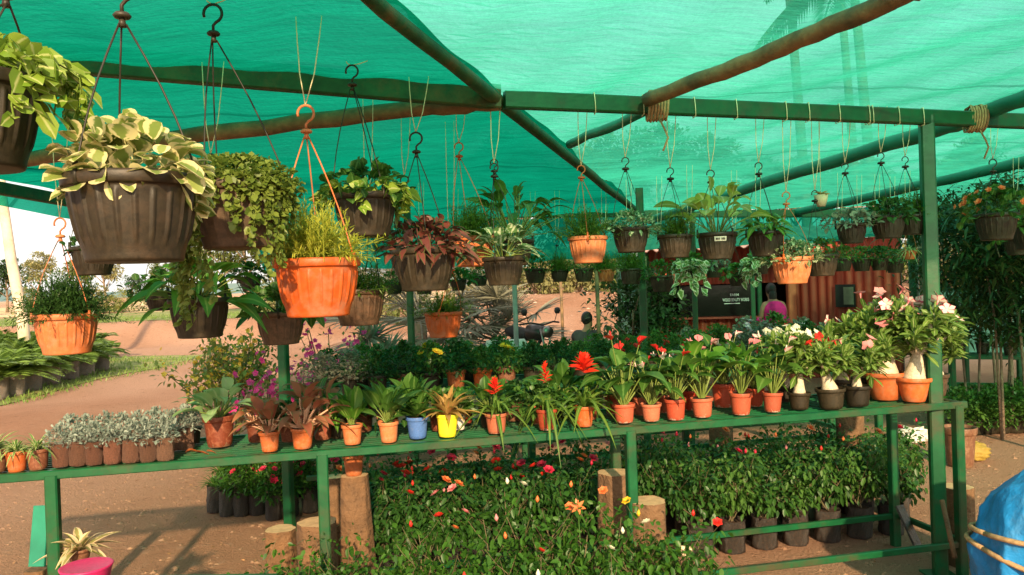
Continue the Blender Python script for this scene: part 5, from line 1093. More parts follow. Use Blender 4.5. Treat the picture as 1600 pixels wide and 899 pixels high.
# trees and bushes beyond
TM = {
 'a': lambda: fol('treea', tree, 5, 1.9, 2600, .22, 'tree', .13), 'b': lambda: fol('treeb', tree, 6.5, 2.3, 3000, .24, 'tree_pale', .15),
 'c': lambda: fol('treec', tree, 4, 2.0, 2600, .2, 'tree_dark', .12), 'd': lambda: fol('treed', tree, 8, 2.4, 3200, .25, 'tree', .17, .9)}
def shrub_(rng, r=1.0, n=1100, leaf=.16, mat='tree', asp=.7):
    mb = MB(); crown(rng, mb, (0, 0, r * .5), r, n, leaf, asp); mb.v = [np.stack([v[:, 0], v[:, 1], np.maximum(v[:, 2], .01)], 1) for v in mb.v]; sb = MB()
    for i in range(6): tube(sb, [(0, 0, 0), (math.cos(i) * r * .3, math.sin(i) * r * .3, r * .5)], [.03, .01], 5)
    return [('crown', mb, LM[mat], True), ('trunk', sb, M['bark'], False)]
SM = {'g': lambda: fol('shg', shrub_, 1, 1200, .15, 'tree'), 'p': lambda: fol('shp', shrub_, 1, 1200, .15, 'tree_pale'), 'y': lambda: fol('shy', shrub_, 1, 1300, .12, 'marigold')}
def plant_tree(label, p, kind, s, name='tree', cat='tree', group='trees beyond the nursery', lib=TM, rz=0):
    r0 = T(name, label, cat, p, group, rz=rz); put(r0, lib[kind](), scale=s); return r0
tw = [(-90, 42, 'a', .8), (10, 55, 'c', .9), (60, 62, 'b', .7), (120, 58, 'a', .75), (165, 48, 'b', .6), (205, 60, 'c', .6), (250, 66, 'a', .7), (300, 58, 'b', .75), (350, 50, 'a', .85), (388, 44, 'd', .75), (430, 50, 'b', .95), (475, 42, 'a', 1.0), (520, 50, 'd', .8), (560, 44, 'b', .95), (610, 50, 'a', 1.05), (655, 40, 'c', 1.0), (700, 47, 'b', 1.1), (742, 40, 'a', 1.1),
      (790, 44, 'd', 1.0), (832, 38, 'b', 1.0), (870, 43, 'a', 1.15), (905, 36, 'c', .95), (945, 42, 'b', 1.2), (985, 36, 'a', 1.1), (1040, 42, 'd', 1.0), (1110, 40, 'b', 1.1), (1180, 42, 'a', 1.2), (1250, 40, 'b', .9), (1310, 44, 'd', .8), (1370, 38, 'b', .85), (1430, 40, 'a', .9), (1480, 36, 'b', .8), (1530, 42, 'd', .85), (1590, 36, 'a', .9), (1650, 38, 'b', 1)]
kn = {'a': 'olive green tree', 'b': 'pale dusty tree', 'c': 'dark green tree', 'd': 'tall slender-trunked green tree'}
where = [(0, 'off the left frame edge'), (30, 'left of the pale leaning trunk'), (200, 'in the low tree line at the left'), (330, 'behind the gap under the largest basket'), (620, 'behind the big orange basket'), (800, 'behind the silvery palm'), (960, 'on the slope behind the seated man'), (1240, 'behind the hut'), (1420, 'above the hut side wall'), (2000, 'behind the pale green fence at the right')]
cntw = {}
for i, (px, d, k_, s) in enumerate(tw):
    w_ = next(b_ for a_, b_ in where if px <= a_); cntw.setdefault((k_, w_), 0); cntw[(k_, w_)] += 1; nn = cntw[(k_, w_)]
    plant_tree('%s %s%s' % (kn[k_], w_, '' if nn == 1 else ', ' + nth(nn - 1) + ' of its kind there'), gpx(px, d), k_, s, rz=i * 1.3)
sh = [(40, 38, 'p', 1.0), (95, 40, 'g', .9), (150, 43, 'p', 1.1), (190, 42, 'y', .9), (240, 44, 'g', 1.0), (290, 43, 'p', .9), (420, 36, 'p', 1.2), (500, 34, 'g', 1.2), (590, 33, 'p', 1.2), (640, 31, 'g', 1.1), (740, 30, 'p', 1.0), (800, 31, 'g', 1.1), (838, 30, 'p', 1.2), (872, 32, 'y', 1.3), (905, 30, 'p', 1.1), (940, 31, 'y', 1.2), (972, 30, 'g', 1.1), (1040, 30, 'p', 1.3), (1480, 28, 'p', 1.4), (1530, 27, 'y', 1.2), (1580, 28, 'p', 1.5), (1430, 30, 'y', 1.4), (1350, 33, 'p', 1.6)]
for i, (px, d, k_, s) in enumerate(sh):
    plant_tree('%s scrub bush beyond the dirt, %s from the left' % ({'g': 'green', 'p': 'dusty pale', 'y': 'yellowish'}[k_], nth(i)), gpx(px, d), k_, s, 'bush', 'bush', 'scrub bushes beyond the dirt', SM, i * 2.1)
# pale leaning trunk at the left
p0 = gpx(38, 17.5); p1 = P(4, 312, 17.0); p2 = P(-14, 150, 17); p3 = P(-30, -60, 16.5); rt = T('tree', 'pale bare leaning trunk standing at the far left, its crown above the net', 'tree', p0); q = [Vector(x) - p0 for x in (p0, p0.lerp(p1, .33) + Vector((.06, 0, 0)), p0.lerp(p1, .66), p1, p2, p3)]
mb = MB(); tube(mb, q, [.13, .12, .11, .10, .09, .07], 10); part('trunk', mb, solid('pale_trunk_bark', (.68, .56, .42), .8, .25, 3, dirt=(.4, .3, .2), dirt_amt=.3, bmp=.4), rt)
mb = MB(); crown(np.random.default_rng(3), mb, tuple(q[-1] + Vector((0, 0, .8))), 1.8, 1500, .25); part('crown', mb, LM['tree'], rt, attr=True)
# coconut palms seen through the net
def palm_(rng, h=10, crown_n=17, lean=(.5, .3)):
    tb = MB(); t = np.linspace(0, 1, 12); pts = np.stack([lean[0] * t ** 1.5, lean[1] * t, h * t], 1); tube(tb, pts, .17 - .06 * t, 9); mb = MB()
    for i in range(crown_n):
        az = i * 2.4; el = R(-25 + 95 * rng.random()); l = 2.6 * (.8 + .3 * rng.random()); tt = np.linspace(0, 1, 34); d = np.array((math.cos(az) * math.cos(el), math.sin(az) * math.cos(el), math.sin(el)))
        c = pts[-1] + d * (l * tt)[:, None]; c[:, 2] -= .5 * l * tt ** 2; tube(mb, c[::5], .03, 4, cap=False, a=(.3, 0, .5, 1)); tg = nrm(np.gradient(c, axis=0)); sd_ = nrm(np.cross(tg, (0, 0, 1.)))
        for s in (-1, 1): leaves(mb, c[4:], nrm(sd_[4:] * s + tg[4:] * .5 - np.array((0, 0, .3))), .65 * np.sin(np.pi * (.1 + .85 * tt[4:])) + .1, .09, rng=rng, thin=True, droop=.3)
    return [('trunk', tb, M['bark'], False), ('fronds', mb, LM['tree'], True)]
for i, (px, d, h_, lb) in enumerate(((1268, 24, 13, 'leftmost of the three tall palms seen through the net at the upper right'), (1345, 27, 12.2, 'thin middle palm seen through the net at the upper right'), (1372, 22, 10.2, 'rightmost and lowest-crowned palm seen through the net at the upper right'))):
    r0 = T('palm_tree', lb, 'palm tree', gpx(px, d), 'tall palms behind the net', rz=(2.5, 2.9, 3.0)[i]); put(r0, fol('palm%d' % i, palm_, h_, 17, (.5, .2), seed=i + 5))
# silvery fan palm, behind the benches
r0 = T('fan_palm', 'large silvery fan palm with drooping dry fans behind the orange baskets', 'palm tree', gpx(655, 13.5), rz=.4); put(r0, fol('fan1', fan_palm, 34, 1.5, .85, 'fan', 1.0, 26, seed=2))
r0 = T('fan_palm', 'smaller silvery fan palm right of the large one, left of the grey post', 'palm tree', gpx(770, 14), rz=1.4); put(r0, fol('fan2', fan_palm, 26, 1.0, .8, 'fan', .6, 24, seed=3))
r0 = T('fan_palm', 'low grey-green fan palm above the front of the dark potted plants', 'palm tree', gpx(585, 10.5), rz=2.4); put(r0, fol('fan3', fan_palm, 14, .6, .42, 'fan', .5, 20, seed=4))
# flowering shrubs on the left
def flshrub(rng, h, w_, n, leaf, mat, fl, nf, fr, dens=.5, st=9):
    mb = MB(); sb = MB(); fb = MB(); E = []
    for i in range(st):
        az = i * 2.4; e = np.array((math.cos(az) * w_ * (.3 + .7 * rng.random()), math.sin(az) * w_ * (.3 + .7 * rng.random()), h * (.6 + .4 * rng.random()))); m = e * (.45, .45, .6); tube(sb, [(0, 0, 0), m, e], [.014, .009, .004], 5); E += [e, (m + e) / 2]
        for k in range(4): f = m + (e - m) * rng.random() + rng.normal(0, .1, 3); tube(sb, [m, f], [.006, .003], 4, cap=False); E.append(f)
    E = np.array(E); k = rng.integers(0, len(E), n); c = E[k] + rng.normal(0, .07, (n, 3)); c[:, 2] = np.maximum(c[:, 2], .1); d = rdir(rng, n, -30, 90); s = .6 + .7 * rng.random(n)
    leaves(mb, c, d, leaf * s, leaf * .4 * s, 'lance', .25, .1, 3, rng)
    for j in range(nf):
        e = E[rng.integers(0, len(E))] + rng.normal(0, .06, 3) + (0, 0, .04); flower(fb, e, rng.normal(0, .5, 3) + (0, -.4, .6), fr * (.7 + .6 * rng.random()), rng, 5, .8, .4)
    return [('foliage', mb, LM[mat], True), ('stems', sb, M['twig'], False), ('blossom_mass', fb, FM[fl], True)]
r0 = T('flowering_shrub', 'loose shrub with small amber orange flowers beside the dirt track', 'shrub', gpx(352, 7.6)); put(r0, fol('amber', flshrub, 1.25, .5, 1700, .075, 'marigold', 'amber', 420, .026, seed=4))
r0 = T('flowering_shrub', 'bougainvillea with bright magenta flowers left of the green post with white strip', 'shrub', gpx(410, 6.3)); put(r0, fol('boug1', flshrub, 1.02, .24, 420, .06, 'marigold', 'magenta', 200, .03, seed=5))
r0 = T('flowering_shrub', 'bougainvillea with bright magenta flowers right of the green post with white strip', 'shrub', gpx(462, 6.5)); put(r0, fol('boug2', flshrub, 1.08, .30, 420, .06, 'marigold', 'magenta', 170, .03, seed=6))
r0 = T('flowering_shrub', 'sparse magenta flowered shrub under the big orange basket', 'shrub', gpx(515, 7.0)); put(r0, fol('boug3', flshrub, 1.30, .34, 380, .06, 'marigold', 'magenta', 170, .028, seed=7))
# blue-green agave-like clumps near hut
def spiky(rng, n=60, L=.7): return rosette(rng, n, L, .05, 'dark', 5, 85, .25, 'strap')
for px, d, s, lb in ((985, 9.6, 1.3, 'dark spiky clump left of the far green post'), (962, 10.5, .8, 'smaller dark spiky clump right of the seated man')):
    r0 = T('spiky_plant', lb, 'plant', gpx(px, d)); put(r0, fol('spiky', spiky), (0, 0, .3), s); mb = MB(); lathe(mb, [(0, 0), (.14, 0), (.18, .3), (.0, .28)], 20); part('pot', mb, M['black'], r0)

# ------------------------------------------------------------------ red hut
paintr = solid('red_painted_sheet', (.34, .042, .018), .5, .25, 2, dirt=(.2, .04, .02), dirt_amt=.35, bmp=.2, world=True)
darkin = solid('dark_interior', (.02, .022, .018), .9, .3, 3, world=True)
hut = T('red_hut', 'low red corrugated sheet hut with a dark serving window and a sign', 'hut', gpx(1190, 12.6)); HO = Vector(hut.location)
def corr(mb, a, b_, z0, z1, pitch=.14, amp=.02):
    a = np.array(a[:2], float); b_ = np.array(b_[:2], float); L = np.linalg.norm(b_ - a); u = (b_ - a) / L; nv = np.array((u[1], -u[0])); k = int(L / pitch * 8) + 1; s = np.linspace(0, L, k)
    o_ = amp * np.clip(1.6 * np.sin(s / pitch * 2 * np.pi), -1, 1); x = a[0] + u[0] * s + nv[0] * o_; y = a[1] + u[1] * s + nv[1] * o_
    v = np.concatenate([np.stack([x, y, x * 0 + z0], 1), np.stack([x, y, x * 0 + z1], 1)]); mb.add(v, [(i, i + 1, i + k + 1, i + k) for i in range(k - 1)])
def hl(px, d): p = base_at(px, d); return Vector((p.x - HO.x, p.y - HO.y, 0))
hz = 2.12
c0 = hl(1010, 13.0); c1 = hl(1238, 12.4); c2 = hl(1408, 11.2); cw = hl(1186, 12.55); bk = Vector((.55, 2.6, 0))
mb = MB(); corr(mb, c1, c2, 0, hz); part('side_wall', mb, paintr, hut, smooth=True)
mb = MB(); corr(mb, c0, cw, 0, .94); part('counter_wall', mb, paintr, hut)
mb = MB(); corr(mb, c0, c1, 1.50, hz); part('lintel_wall', mb, paintr, hut)
mb = MB(); bar(mb, c1 + Vector((-.03, -.03, 0)), c1 + Vector((-.03, -.03, hz)), .13, .13, roll_up=(0, 1, 0)); part('corner_post', mb, solid('orange_red_paint', (.5, .12, .05), .5, .2, 6, world=True), hut, smooth=False)
mb = MB(); bar(mb, c0, (c0.x, c0.y, hz), .1, .1, roll_up=(0, 1, 0)); part('frame_post', mb, M['paint'], hut, smooth=False); mb = MB(); bar(mb, cw, (cw.x, cw.y, 1.64), .07, .07, roll_up=(0, 1, 0)); part('frame_post', mb, M['paint'], hut, smooth=False)
mb = MB()
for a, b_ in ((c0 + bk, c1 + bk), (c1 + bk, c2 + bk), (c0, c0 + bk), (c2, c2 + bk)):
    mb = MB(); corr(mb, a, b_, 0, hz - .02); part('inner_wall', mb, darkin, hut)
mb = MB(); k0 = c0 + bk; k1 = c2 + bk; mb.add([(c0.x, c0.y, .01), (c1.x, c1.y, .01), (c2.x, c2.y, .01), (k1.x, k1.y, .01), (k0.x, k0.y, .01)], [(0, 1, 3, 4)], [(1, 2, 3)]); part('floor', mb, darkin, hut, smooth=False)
mb = MB(); u = (c1 - c0).normalized()
A_ = c0 - u * .9 + Vector((0, -.9, hz + .02)); B_ = c1 + u * .1 + Vector((0, -.9, hz + .02)); k = 160; t = np.linspace(0, 1, k)
X0 = A_.x + (B_.x - A_.x) * t; Y0 = A_.y + (B_.y - A_.y) * t; Zw = .022 * np.sin(t * k * .8); v = np.concatenate([np.stack([X0, Y0, hz - .06 + Zw], 1), np.stack([X0 + .9, Y0 + 3.8, hz + .5 + Zw], 1)]); mb.add(v, [(i, i + 1, i + k + 1, i + k) for i in range(k - 1)])
v2 = v.copy(); v2[:, 2] -= .012; mb.add(v2, [(i, i + 1, i + k + 1, i + k) for i in range(k - 1)])
part('roof', mb, solid('rusty_roof_sheet', (.5, .28, .22), .6, .3, 4, dirt=(.35, .12, .07), world=True), hut)
mb = MB(); A2_ = c1 + Vector((.1, -.4, hz + .03)); B2_ = c2 + Vector((.25, -.2, hz + .03)); t = np.linspace(0, 1, 60); X0 = A2_.x + (B2_.x - A2_.x) * t; Y0 = A2_.y + (B2_.y - A2_.y) * t; Zw = .02 * np.sin(t * 48); v = np.concatenate([np.stack([X0, Y0, hz + .03 + Zw], 1), np.stack([X0 + .8, Y0 + 3.2, hz + .4 + Zw], 1)]); mb.add(v, [(i, i + 1, i + 61, i + 60) for i in range(59)]); v2 = v.copy(); v2[:, 2] -= .01; mb.add(v2, [(i, i + 1, i + 61, i + 60) for i in range(59)]); part('roof', mb, _mc['rusty_roof_sheet'], hut)
# counter top, window board with writing, hatch in the side wall
mb = MB(); bar(mb, c0 + Vector((0, -.06, .96)), cw + Vector((0, -.06, .96)), .22, .03); part('counter_top', mb, solid('red_brown_board', (.3, .05, .03), .5, world=True), hut, smooth=False)
g0 = c0 + (cw - c0) * .30; g1 = c0 + (cw - c0) * .98
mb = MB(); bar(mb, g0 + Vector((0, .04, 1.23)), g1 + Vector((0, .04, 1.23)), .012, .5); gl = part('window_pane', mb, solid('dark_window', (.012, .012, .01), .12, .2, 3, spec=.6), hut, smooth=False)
ang = math.atan2(u.y, u.x)
def text(s, size, loc, parent, mat, rz, name='lettering', sx_=1.0):
    cu_ = bpy.data.curves.new(name, 'FONT'); cu_.body = s; cu_.size = size; cu_.align_x = 'CENTER'; cu_.extrude = .002; cu_.offset = size * .015; o = bpy.data.objects.new(name, cu_); COL.objects.link(o)
    o.rotation_euler = (R(90), 0, rz); o.location = loc; o.scale = (sx_, 1, 1)
    dg = bpy.context.evaluated_depsgraph_get(); me = bpy.data.meshes.new_from_object(o.evaluated_get(dg)); me.materials.clear(); me.materials.append(mat); bpy.data.objects.remove(o)
    ob = link(name, me, parent, loc); ob.rotation_euler = (R(90), 0, rz); ob.scale = (sx_, 1, 1); return ob
sgn = P(1151, 470, proj(HO + c0 + (cw - c0) * .80)[2] - .03) - HO; sgn.y = (c0 + (cw - c0) * ((sgn.x - c0.x) / (cw.x - c0.x))).y + .02
wl = solid('white_lettering', (.8, .8, .76), .5, .05, 5)
text('FARM', .055, sgn + Vector((-.02, 0, .075)), gl, wl, ang); text('WOOD BEAUTY WORKS', .07, sgn + Vector((.0, 0, -.01)), gl, wl, ang, sx_=.52)
mb = MB(); bar(mb, sgn + Vector((-.19, 0, -.045)), sgn + Vector((.2, .0, -.045)), .006, .012); part('underline', mb, wl, gl, smooth=False)
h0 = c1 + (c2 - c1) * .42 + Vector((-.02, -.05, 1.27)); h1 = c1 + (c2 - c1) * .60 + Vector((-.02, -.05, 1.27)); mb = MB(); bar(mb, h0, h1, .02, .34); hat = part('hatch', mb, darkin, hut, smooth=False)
mb = MB(); a_ = h0 + (h1 - h0) * .42 + Vector((-.012, -.025, 0)); b__ = h0 + (h1 - h0) * .92 + Vector((-.012, -.025, 0)); bar(mb, a_, b__, .012, .26); part('pane', mb, solid('grey_green_glass', (.14, .17, .1), .3, .3, 6), hat, smooth=False)
# things inside the dark shop: a brown cabinet
c = HO + c0 + (cw - c0) * .72 + Vector((.1, .9, 0)); r0 = T('cabinet', 'brown cabinet standing inside the dark hut window', 'cabinet', c); mb = MB(); box(mb, (0, 0, .7), (.7, .4, 1.4)); part('body', mb, solid('brown_board', (.2, .08, .03), .5), r0, smooth=False)
mb = MB(); box(mb, (-.17, -.212, .95), (.3, .018, .7)); part('door', mb, _mc['brown_board'], r0, smooth=False); mb = MB(); box(mb, (.17, -.212, .95), (.3, .018, .7)); part('door', mb, _mc['brown_board'], r0, smooth=False)
# teal net wall left of the hut with bushes before it
def netpanel(label, a, b_, z0, z1, mat, post_n=3):
    a = Vector(a); b_ = Vector(b_); r0 = T('net_fence', label, 'fence', (a.x, a.y, 0), 'net fences'); n = 40; t = np.linspace(0, 1, n); nz = 8; V = []
    for k in range(nz): z = z0 + (z1 - z0) * k / (nz - 1); V.append(np.stack([(b_.x - a.x) * t + .01 * np.sin(t * 30 + k), (b_.y - a.y) * t + .02 * np.sin(t * 19 + k * .8), np.full(n, z)], 1))
    i = (np.arange(nz - 1)[:, None] * n + np.arange(n - 1)).ravel(); mb = MB(); mb.add(np.concatenate(V), np.stack([i, i + 1, i + n + 1, i + n], 1)); part('net', mb, mat, r0)
    for k in range(post_n): p = (b_ - a) * (k / (post_n - 1)); mb = MB(); bar(mb, (p.x, p.y - .05, 0), (p.x, p.y - .05, z1 + .05), .05, .05, roll_up=(0, 1, 0)); part('post', mb, M['paint'], r0, smooth=False)
    for z in (z1, (z0 + z1) / 2 + .1): mb = MB(); bar(mb, (0, -.02, z), (b_.x - a.x, b_.y - a.y - .02, z), .035, .035); part('rail', mb, M['paint'], r0, smooth=False)
    return r0
net_pale = netmat('pale_teal_fence_cloth', (.25, .72, .6), .75, .06)
p = base_at(966, 12.6); q = base_at(1008, 12.4); netpanel('tall teal net panel standing left of the red hut', (p.x, p.y, 0), (q.x, q.y, 0), .05, 1.95, net_pale, 2)
p = base_at(1425, 10.2); q = base_at(1760, 9.3); netpanel('pale teal net fence behind the shelf of pots at the right', (p.x, p.y, 0), (q.x, q.y, 0), .45, 1.34, net_pale, 5)
for i, (px, d, s, k_, lb) in enumerate(((985, 11.6, .44, 'c', 'bush with dense leaves in front of the teal net panel left of the hut'), (1022, 11.3, .30, 'c', 'small leafy bush right of the far green post'))):
    plant_tree(lb, gpx(px, d), k_, s * .95, 'bush', 'bush', None)

# ------------------------------------------------------------------ people
def skin_body(name, joints, edges, radii, mat, parent, sub=2):
    me = bpy.data.meshes.new(name); me.from_pydata([tuple(j) for j in joints], edges, []); o = bpy.data.objects.new(name + '_rig', me); COL.objects.link(o)
    sk = o.modifiers.new('s', 'SKIN'); 
    for v, r in zip(me.skin_vertices[0].data, radii): v.radius = (r, r) if np.isscalar(r) else r
    me.skin_vertices[0].data[0].use_root = True
    o.modifiers.new('ss', 'SUBSURF').levels = sub; dg = bpy.context.evaluated_depsgraph_get(); m2 = bpy.data.meshes.new_from_object(o.evaluated_get(dg)); bpy.data.objects.remove(o)
    m2.materials.clear(); m2.materials.append(mat); m2.polygons.foreach_set('use_smooth', [True] * len(m2.polygons)); return link(name, m2, parent)
skinm = solid('brown_skin', (.26, .13, .075), .5, .12, 12, bmp=.05); hairm = solid('black_hair', (.015, .012, .01), .5, .4, 60, bmp=.6)
def head_parts(root, c, yaw, r=.1, hairlen=.0):
    """face details on the body's head: ears, nose, eyes, hair"""
    cy_, sy_ = math.cos(yaw), math.sin(yaw)
    def w_(x, y, z): return (c[0] + x * cy_ - y * sy_, c[1] + x * sy_ + y * cy_, c[2] + z)
    def ell(mb, x, y, z, rx, ry, rz_, n=12):
        u_, v_ = np.meshgrid(np.linspace(0, 2 * np.pi, n, endpoint=False), np.linspace(.05, np.pi - .05, n)); X = x + rx * np.cos(u_) * np.sin(v_); Y = y + ry * np.sin(u_) * np.sin(v_); Z = z + rz_ * np.cos(v_)
        pts = np.stack([c[0] + X * cy_ - Y * sy_, c[1] + X * sy_ + Y * cy_, c[2] + Z], -1).reshape(-1, 3); mb.add(pts, [(i * n + j, i * n + (j + 1) % n, (i + 1) * n + (j + 1) % n, (i + 1) * n + j) for i in range(n - 1) for j in range(n)])
    mb = MB(); ell(mb, 0, -.018, .03, r * .86, r * 1.0, r * 1.12, 18); 
    if hairlen: ell(mb, 0, -.07, -.07, r * .7, r * .55, hairlen)
    part('hair', mb, hairm, root)
    mb = MB(); 
    for s in (-1, 1): ell(mb, s * .032, r * .9, .0, .011, .008, .007, 8)
    part('eyes', mb, solid('eye_dark', (.02, .015, .01), .2), root)
    return w_
def person(label, loc, yaw, pose, shirt, trousers, hairlen=0, s=1.0):
    root = T('person', label, 'person', loc, rz=yaw, scale=s)
    J_, E_, Rr = pose['j'], pose['e'], pose['r']; names = list(J_)
    cov = {'pelvis', 'waist', 'chest', 'lsh', 'rsh', 'lhip', 'rhip', 'lkn', 'rkn'} | ({'lua', 'rua'} if 1 else set())
    def br(k): q = Rr[k]; f = .72 if k in cov else 1; return q * f if np.isscalar(q) else tuple(x * f for x in q)
    body = skin_body('body', [J_[k] for k in names], [(names.index(a), names.index(b_)) for a, b_ in E_], [br(k) for k in names], skinm, root)
    def cloth(nm, keys, ex, mat):
        ks = [k for k in names if k in keys]; ed = [(ks.index(a), ks.index(b_)) for a, b_ in E_ if a in ks and b_ in ks]; rr = [tuple(x + ex for x in Rr[k]) if not np.isscalar(Rr[k]) else Rr[k] + ex for k in ks]
        return skin_body(nm, [J_[k] for k in ks], ed, rr, mat, root)
    cloth('shirt', ('pelvis', 'waist', 'chest', 'neck0', 'lsh', 'rsh', 'lel', 'rel') if pose.get('long') else ('pelvis', 'waist', 'chest', 'neck0', 'lsh', 'rsh', 'lua', 'rua'), .04, shirt)
    cloth('trousers', ('pelvis', 'lhip', 'rhip', 'lkn', 'rkn', 'lan', 'ran'), .03, trousers)
    head_parts(root, J_['head'], pose.get('hy', 0), .092, hairlen)
    for sd in 'lr':
        w0 = np.array(J_[sd + 'wr']); h0 = np.array(J_[sd + 'hand']); d = nrm(h0 - w0); sdv = nrm(np.cross(d, (0, .3, 1.)))
        mb = MB()
        for k in range(4):
            o_ = h0 + sdv * (k - 1.5) * .019; L = (.07, .08, .076, .06)[k]; tube(mb, [o_ - d * .02, o_ + d * L * .5, o_ + d * L * .8 + (0, 0, -.015), o_ + d * L + (0, 0, -.03)], [.009, .0088, .008, .006], 6)
        o_ = w0 + (h0 - w0) * .5 + sdv * -.03; tube(mb, [o_, o_ - sdv * .025 + d * .03, o_ - sdv * .03 + d * .06], [.011, .009, .007], 6); part('fingers', mb, skinm, root)
    return root
E0 = [('pelvis', 'waist'), ('waist', 'chest'), ('chest', 'neck0'), ('neck0', 'neck'), ('neck', 'chin'), ('chin', 'head'), ('head', 'crown'), ('chest', 'lsh'), ('chest', 'rsh'), ('lsh', 'lua'), ('lua', 'lel'), ('rsh', 'rua'), ('rua', 'rel'), ('lel', 'lwr'), ('rel', 'rwr'), ('lwr', 'lhand'), ('rwr', 'rhand'), ('pelvis', 'lhip'), ('pelvis', 'rhip'), ('lhip', 'lkn'), ('rhip', 'rkn'), ('lkn', 'lan'), ('rkn', 'ran'), ('lan', 'ltoe'), ('ran', 'rtoe')]
R0 = dict(pelvis=(.14, .11), waist=(.125, .1), chest=(.16, .12), neck0=(.095, .085), neck=.052, chin=.062, head=(.078, .092), crown=(.06, .07), lsh=.072, rsh=.072, lua=.055, rua=.055, lel=.038, rel=.038, lwr=.027, rwr=.027, lhand=(.035, .018), rhand=(.035, .018), lhip=.09, rhip=.09, lkn=.058, rkn=.058, lan=.038, ran=.038, ltoe=.03, rtoe=.03)
sit = dict(pelvis=(0, 0, .42), waist=(0, .02, .58), chest=(0, .05, .8), neck0=(0, .06, .90), neck=(0, .075, .95), chin=(0, .10, .99), head=(0, .10, 1.055), crown=(0, .09, 1.12), lsh=(-.165, .04, .85), rsh=(.165, .04, .85), lua=(-.22, .06, .76), rua=(.22, .06, .76), lel=(-.24, .12, .62), rel=(.24, .12, .62), lwr=(-.14, .34, .56), rwr=(.14, .34, .56), lhand=(-.1, .42, .54), rhand=(.1, .42, .54), lhip=(-.1, .05, .42), rhip=(.1, .05, .42), lkn=(-.17, .45, .45), rkn=(.17, .45, .45), lan=(-.17, .42, .07), ran=(.17, .42, .07), ltoe=(-.17, .57, .035), rtoe=(.17, .57, .035))
stand = dict(pelvis=(0, 0, .86), waist=(0, .02, 1.02), chest=(0, .05, 1.2), neck0=(0, .08, 1.31), neck=(0, .10, 1.35), chin=(0, .13, 1.39), head=(0, .13, 1.455), crown=(0, .12, 1.52), lsh=(-.155, .05, 1.26), rsh=(.155, .05, 1.26), lua=(-.19, .05, 1.14), rua=(.19, .05, 1.14), lel=(-.21, .08, 1.0), rel=(.21, .08, 1.0), lwr=(-.17, .28, .96), rwr=(.17, .28, .96), lhand=(-.15, .36, .96), rhand=(.15, .36, .96), lhip=(-.09, 0, .84), rhip=(.09, 0, .84), lkn=(-.1, .03, .46), rkn=(.1, .03, .46), lan=(-.1, 0, .07), ran=(.1, 0, .07), ltoe=(-.11, .14, .035), rtoe=(.11, .14, .035))
pm = gpx(913, 11.6); hz_ = pm.z
person('seated man in a dark shirt with short dark hair, his back to the benches', pm, R(-25), dict(j=sit, e=E0, r=R0, hy=R(-25)), solid('dark_shirt', (.04, .035, .035), .85, .3, 20), solid('dark_trousers', (.05, .05, .06), .85, .3, 20))
# stool under the man
st = T('stool', 'low wooden stool under the seated man', 'stool', pm); mb = MB(); lathe(mb, [(0, .30), (.17, .30), (.175, .315), (.17, .335), (0, .335)], 24); part('seat', mb, M['bamboo'], st)
for i in range(4): a_ = i * math.pi / 2 + .4; mb = MB(); tube(mb, [(.12 * math.cos(a_), .12 * math.sin(a_), .31), (.16 * math.cos(a_), .16 * math.sin(a_), 0)], .015, 8); part('leg', mb, M['bamboo'], st)
person('woman in a magenta pink top standing at the dark doorway of the red hut', gpx(1210, 11.2), R(10), dict(j=stand, e=E0, r=R0, long=True, hy=R(0)), solid('magenta_cloth', (.55, .01, .16), .85, .2, 18), solid('black_cloth', (.02, .02, .025), .85, .3, 18), .12, .92)
# ------------------------------------------------------------------ motorcycle
bk_ = T('motorcycle', 'motorcycle parked beyond the benches with its handlebar and two mirrors above the plants', 'motorcycle', gpx(826, 12.4), rz=R(-60)); blk = solid('black_rubber', (.02, .02, .02), .7); chrome = solid('chrome', (.25, .24, .22), .4, .1, 5, metal=1); redp = solid('dark_tank', (.03, .025, .025), .3, .2, 5)
def ring(mb, c, R_, r, n=28, k=8):
    V = []; 
    for i in range(n): a = i * 2 * np.pi / n; V += [(c[0] + (R_ + r * math.cos(b)) * math.cos(a), c[1] + r * math.sin(b), c[2] + (R_ + r * math.cos(b)) * math.sin(a)) for b in np.arange(k) * 2 * np.pi / k]
    mb.add(V, [(i * k + j, i * k + (j + 1) % k, ((i + 1) % n) * k + (j + 1) % k, ((i + 1) % n) * k + j) for i in range(n) for j in range(k)])
for x in (-.62, .62):
    mb = MB(); ring(mb, (x, 0, .3), .255, .045); wh = part('wheel', mb, blk, bk_); mb = MB(); ring(mb, (x, 0, .3), .2, .014)
    for i in range(12): a = i * math.pi / 6; tube(mb, [(x, 0, .3), (x + .2 * math.cos(a), 0, .3 + .2 * math.sin(a))], .004, 4)
    part('rim', mb, chrome, wh)
mb = MB(); tube(mb, [(.62, -.06, .3), (.45, -.06, .78), (.4, -.06, .9)], .018, 8); tube(mb, [(.62, .06, .3), (.45, .06, .78), (.4, .06, .9)], .018, 8); part('fork', mb, chrome, bk_)
mb = MB(); tube(mb, [(.4, 0, .8), (.1, 0, .55), (-.3, 0, .5), (-.62, 0, .3)], .03, 8); tube(mb, [(.4, 0, .85), (-.1, 0, .72), (-.6, 0, .7)], .025, 8); part('frame', mb, blk, bk_)
mb = MB(); tube(mb, [(.36, 0, .78), (.26, 0, .84), (.05, 0, .84), (-.05, 0, .76)], [.05, .13, .13, .06], 14); part('fuel_tank', mb, redp, bk_)
mb = MB(); tube(mb, [(-.02, 0, .78), (-.2, 0, .79), (-.5, 0, .82), (-.72, 0, .83)], [.07, .11, .11, .06], 12); part('seat', mb, blk, bk_)
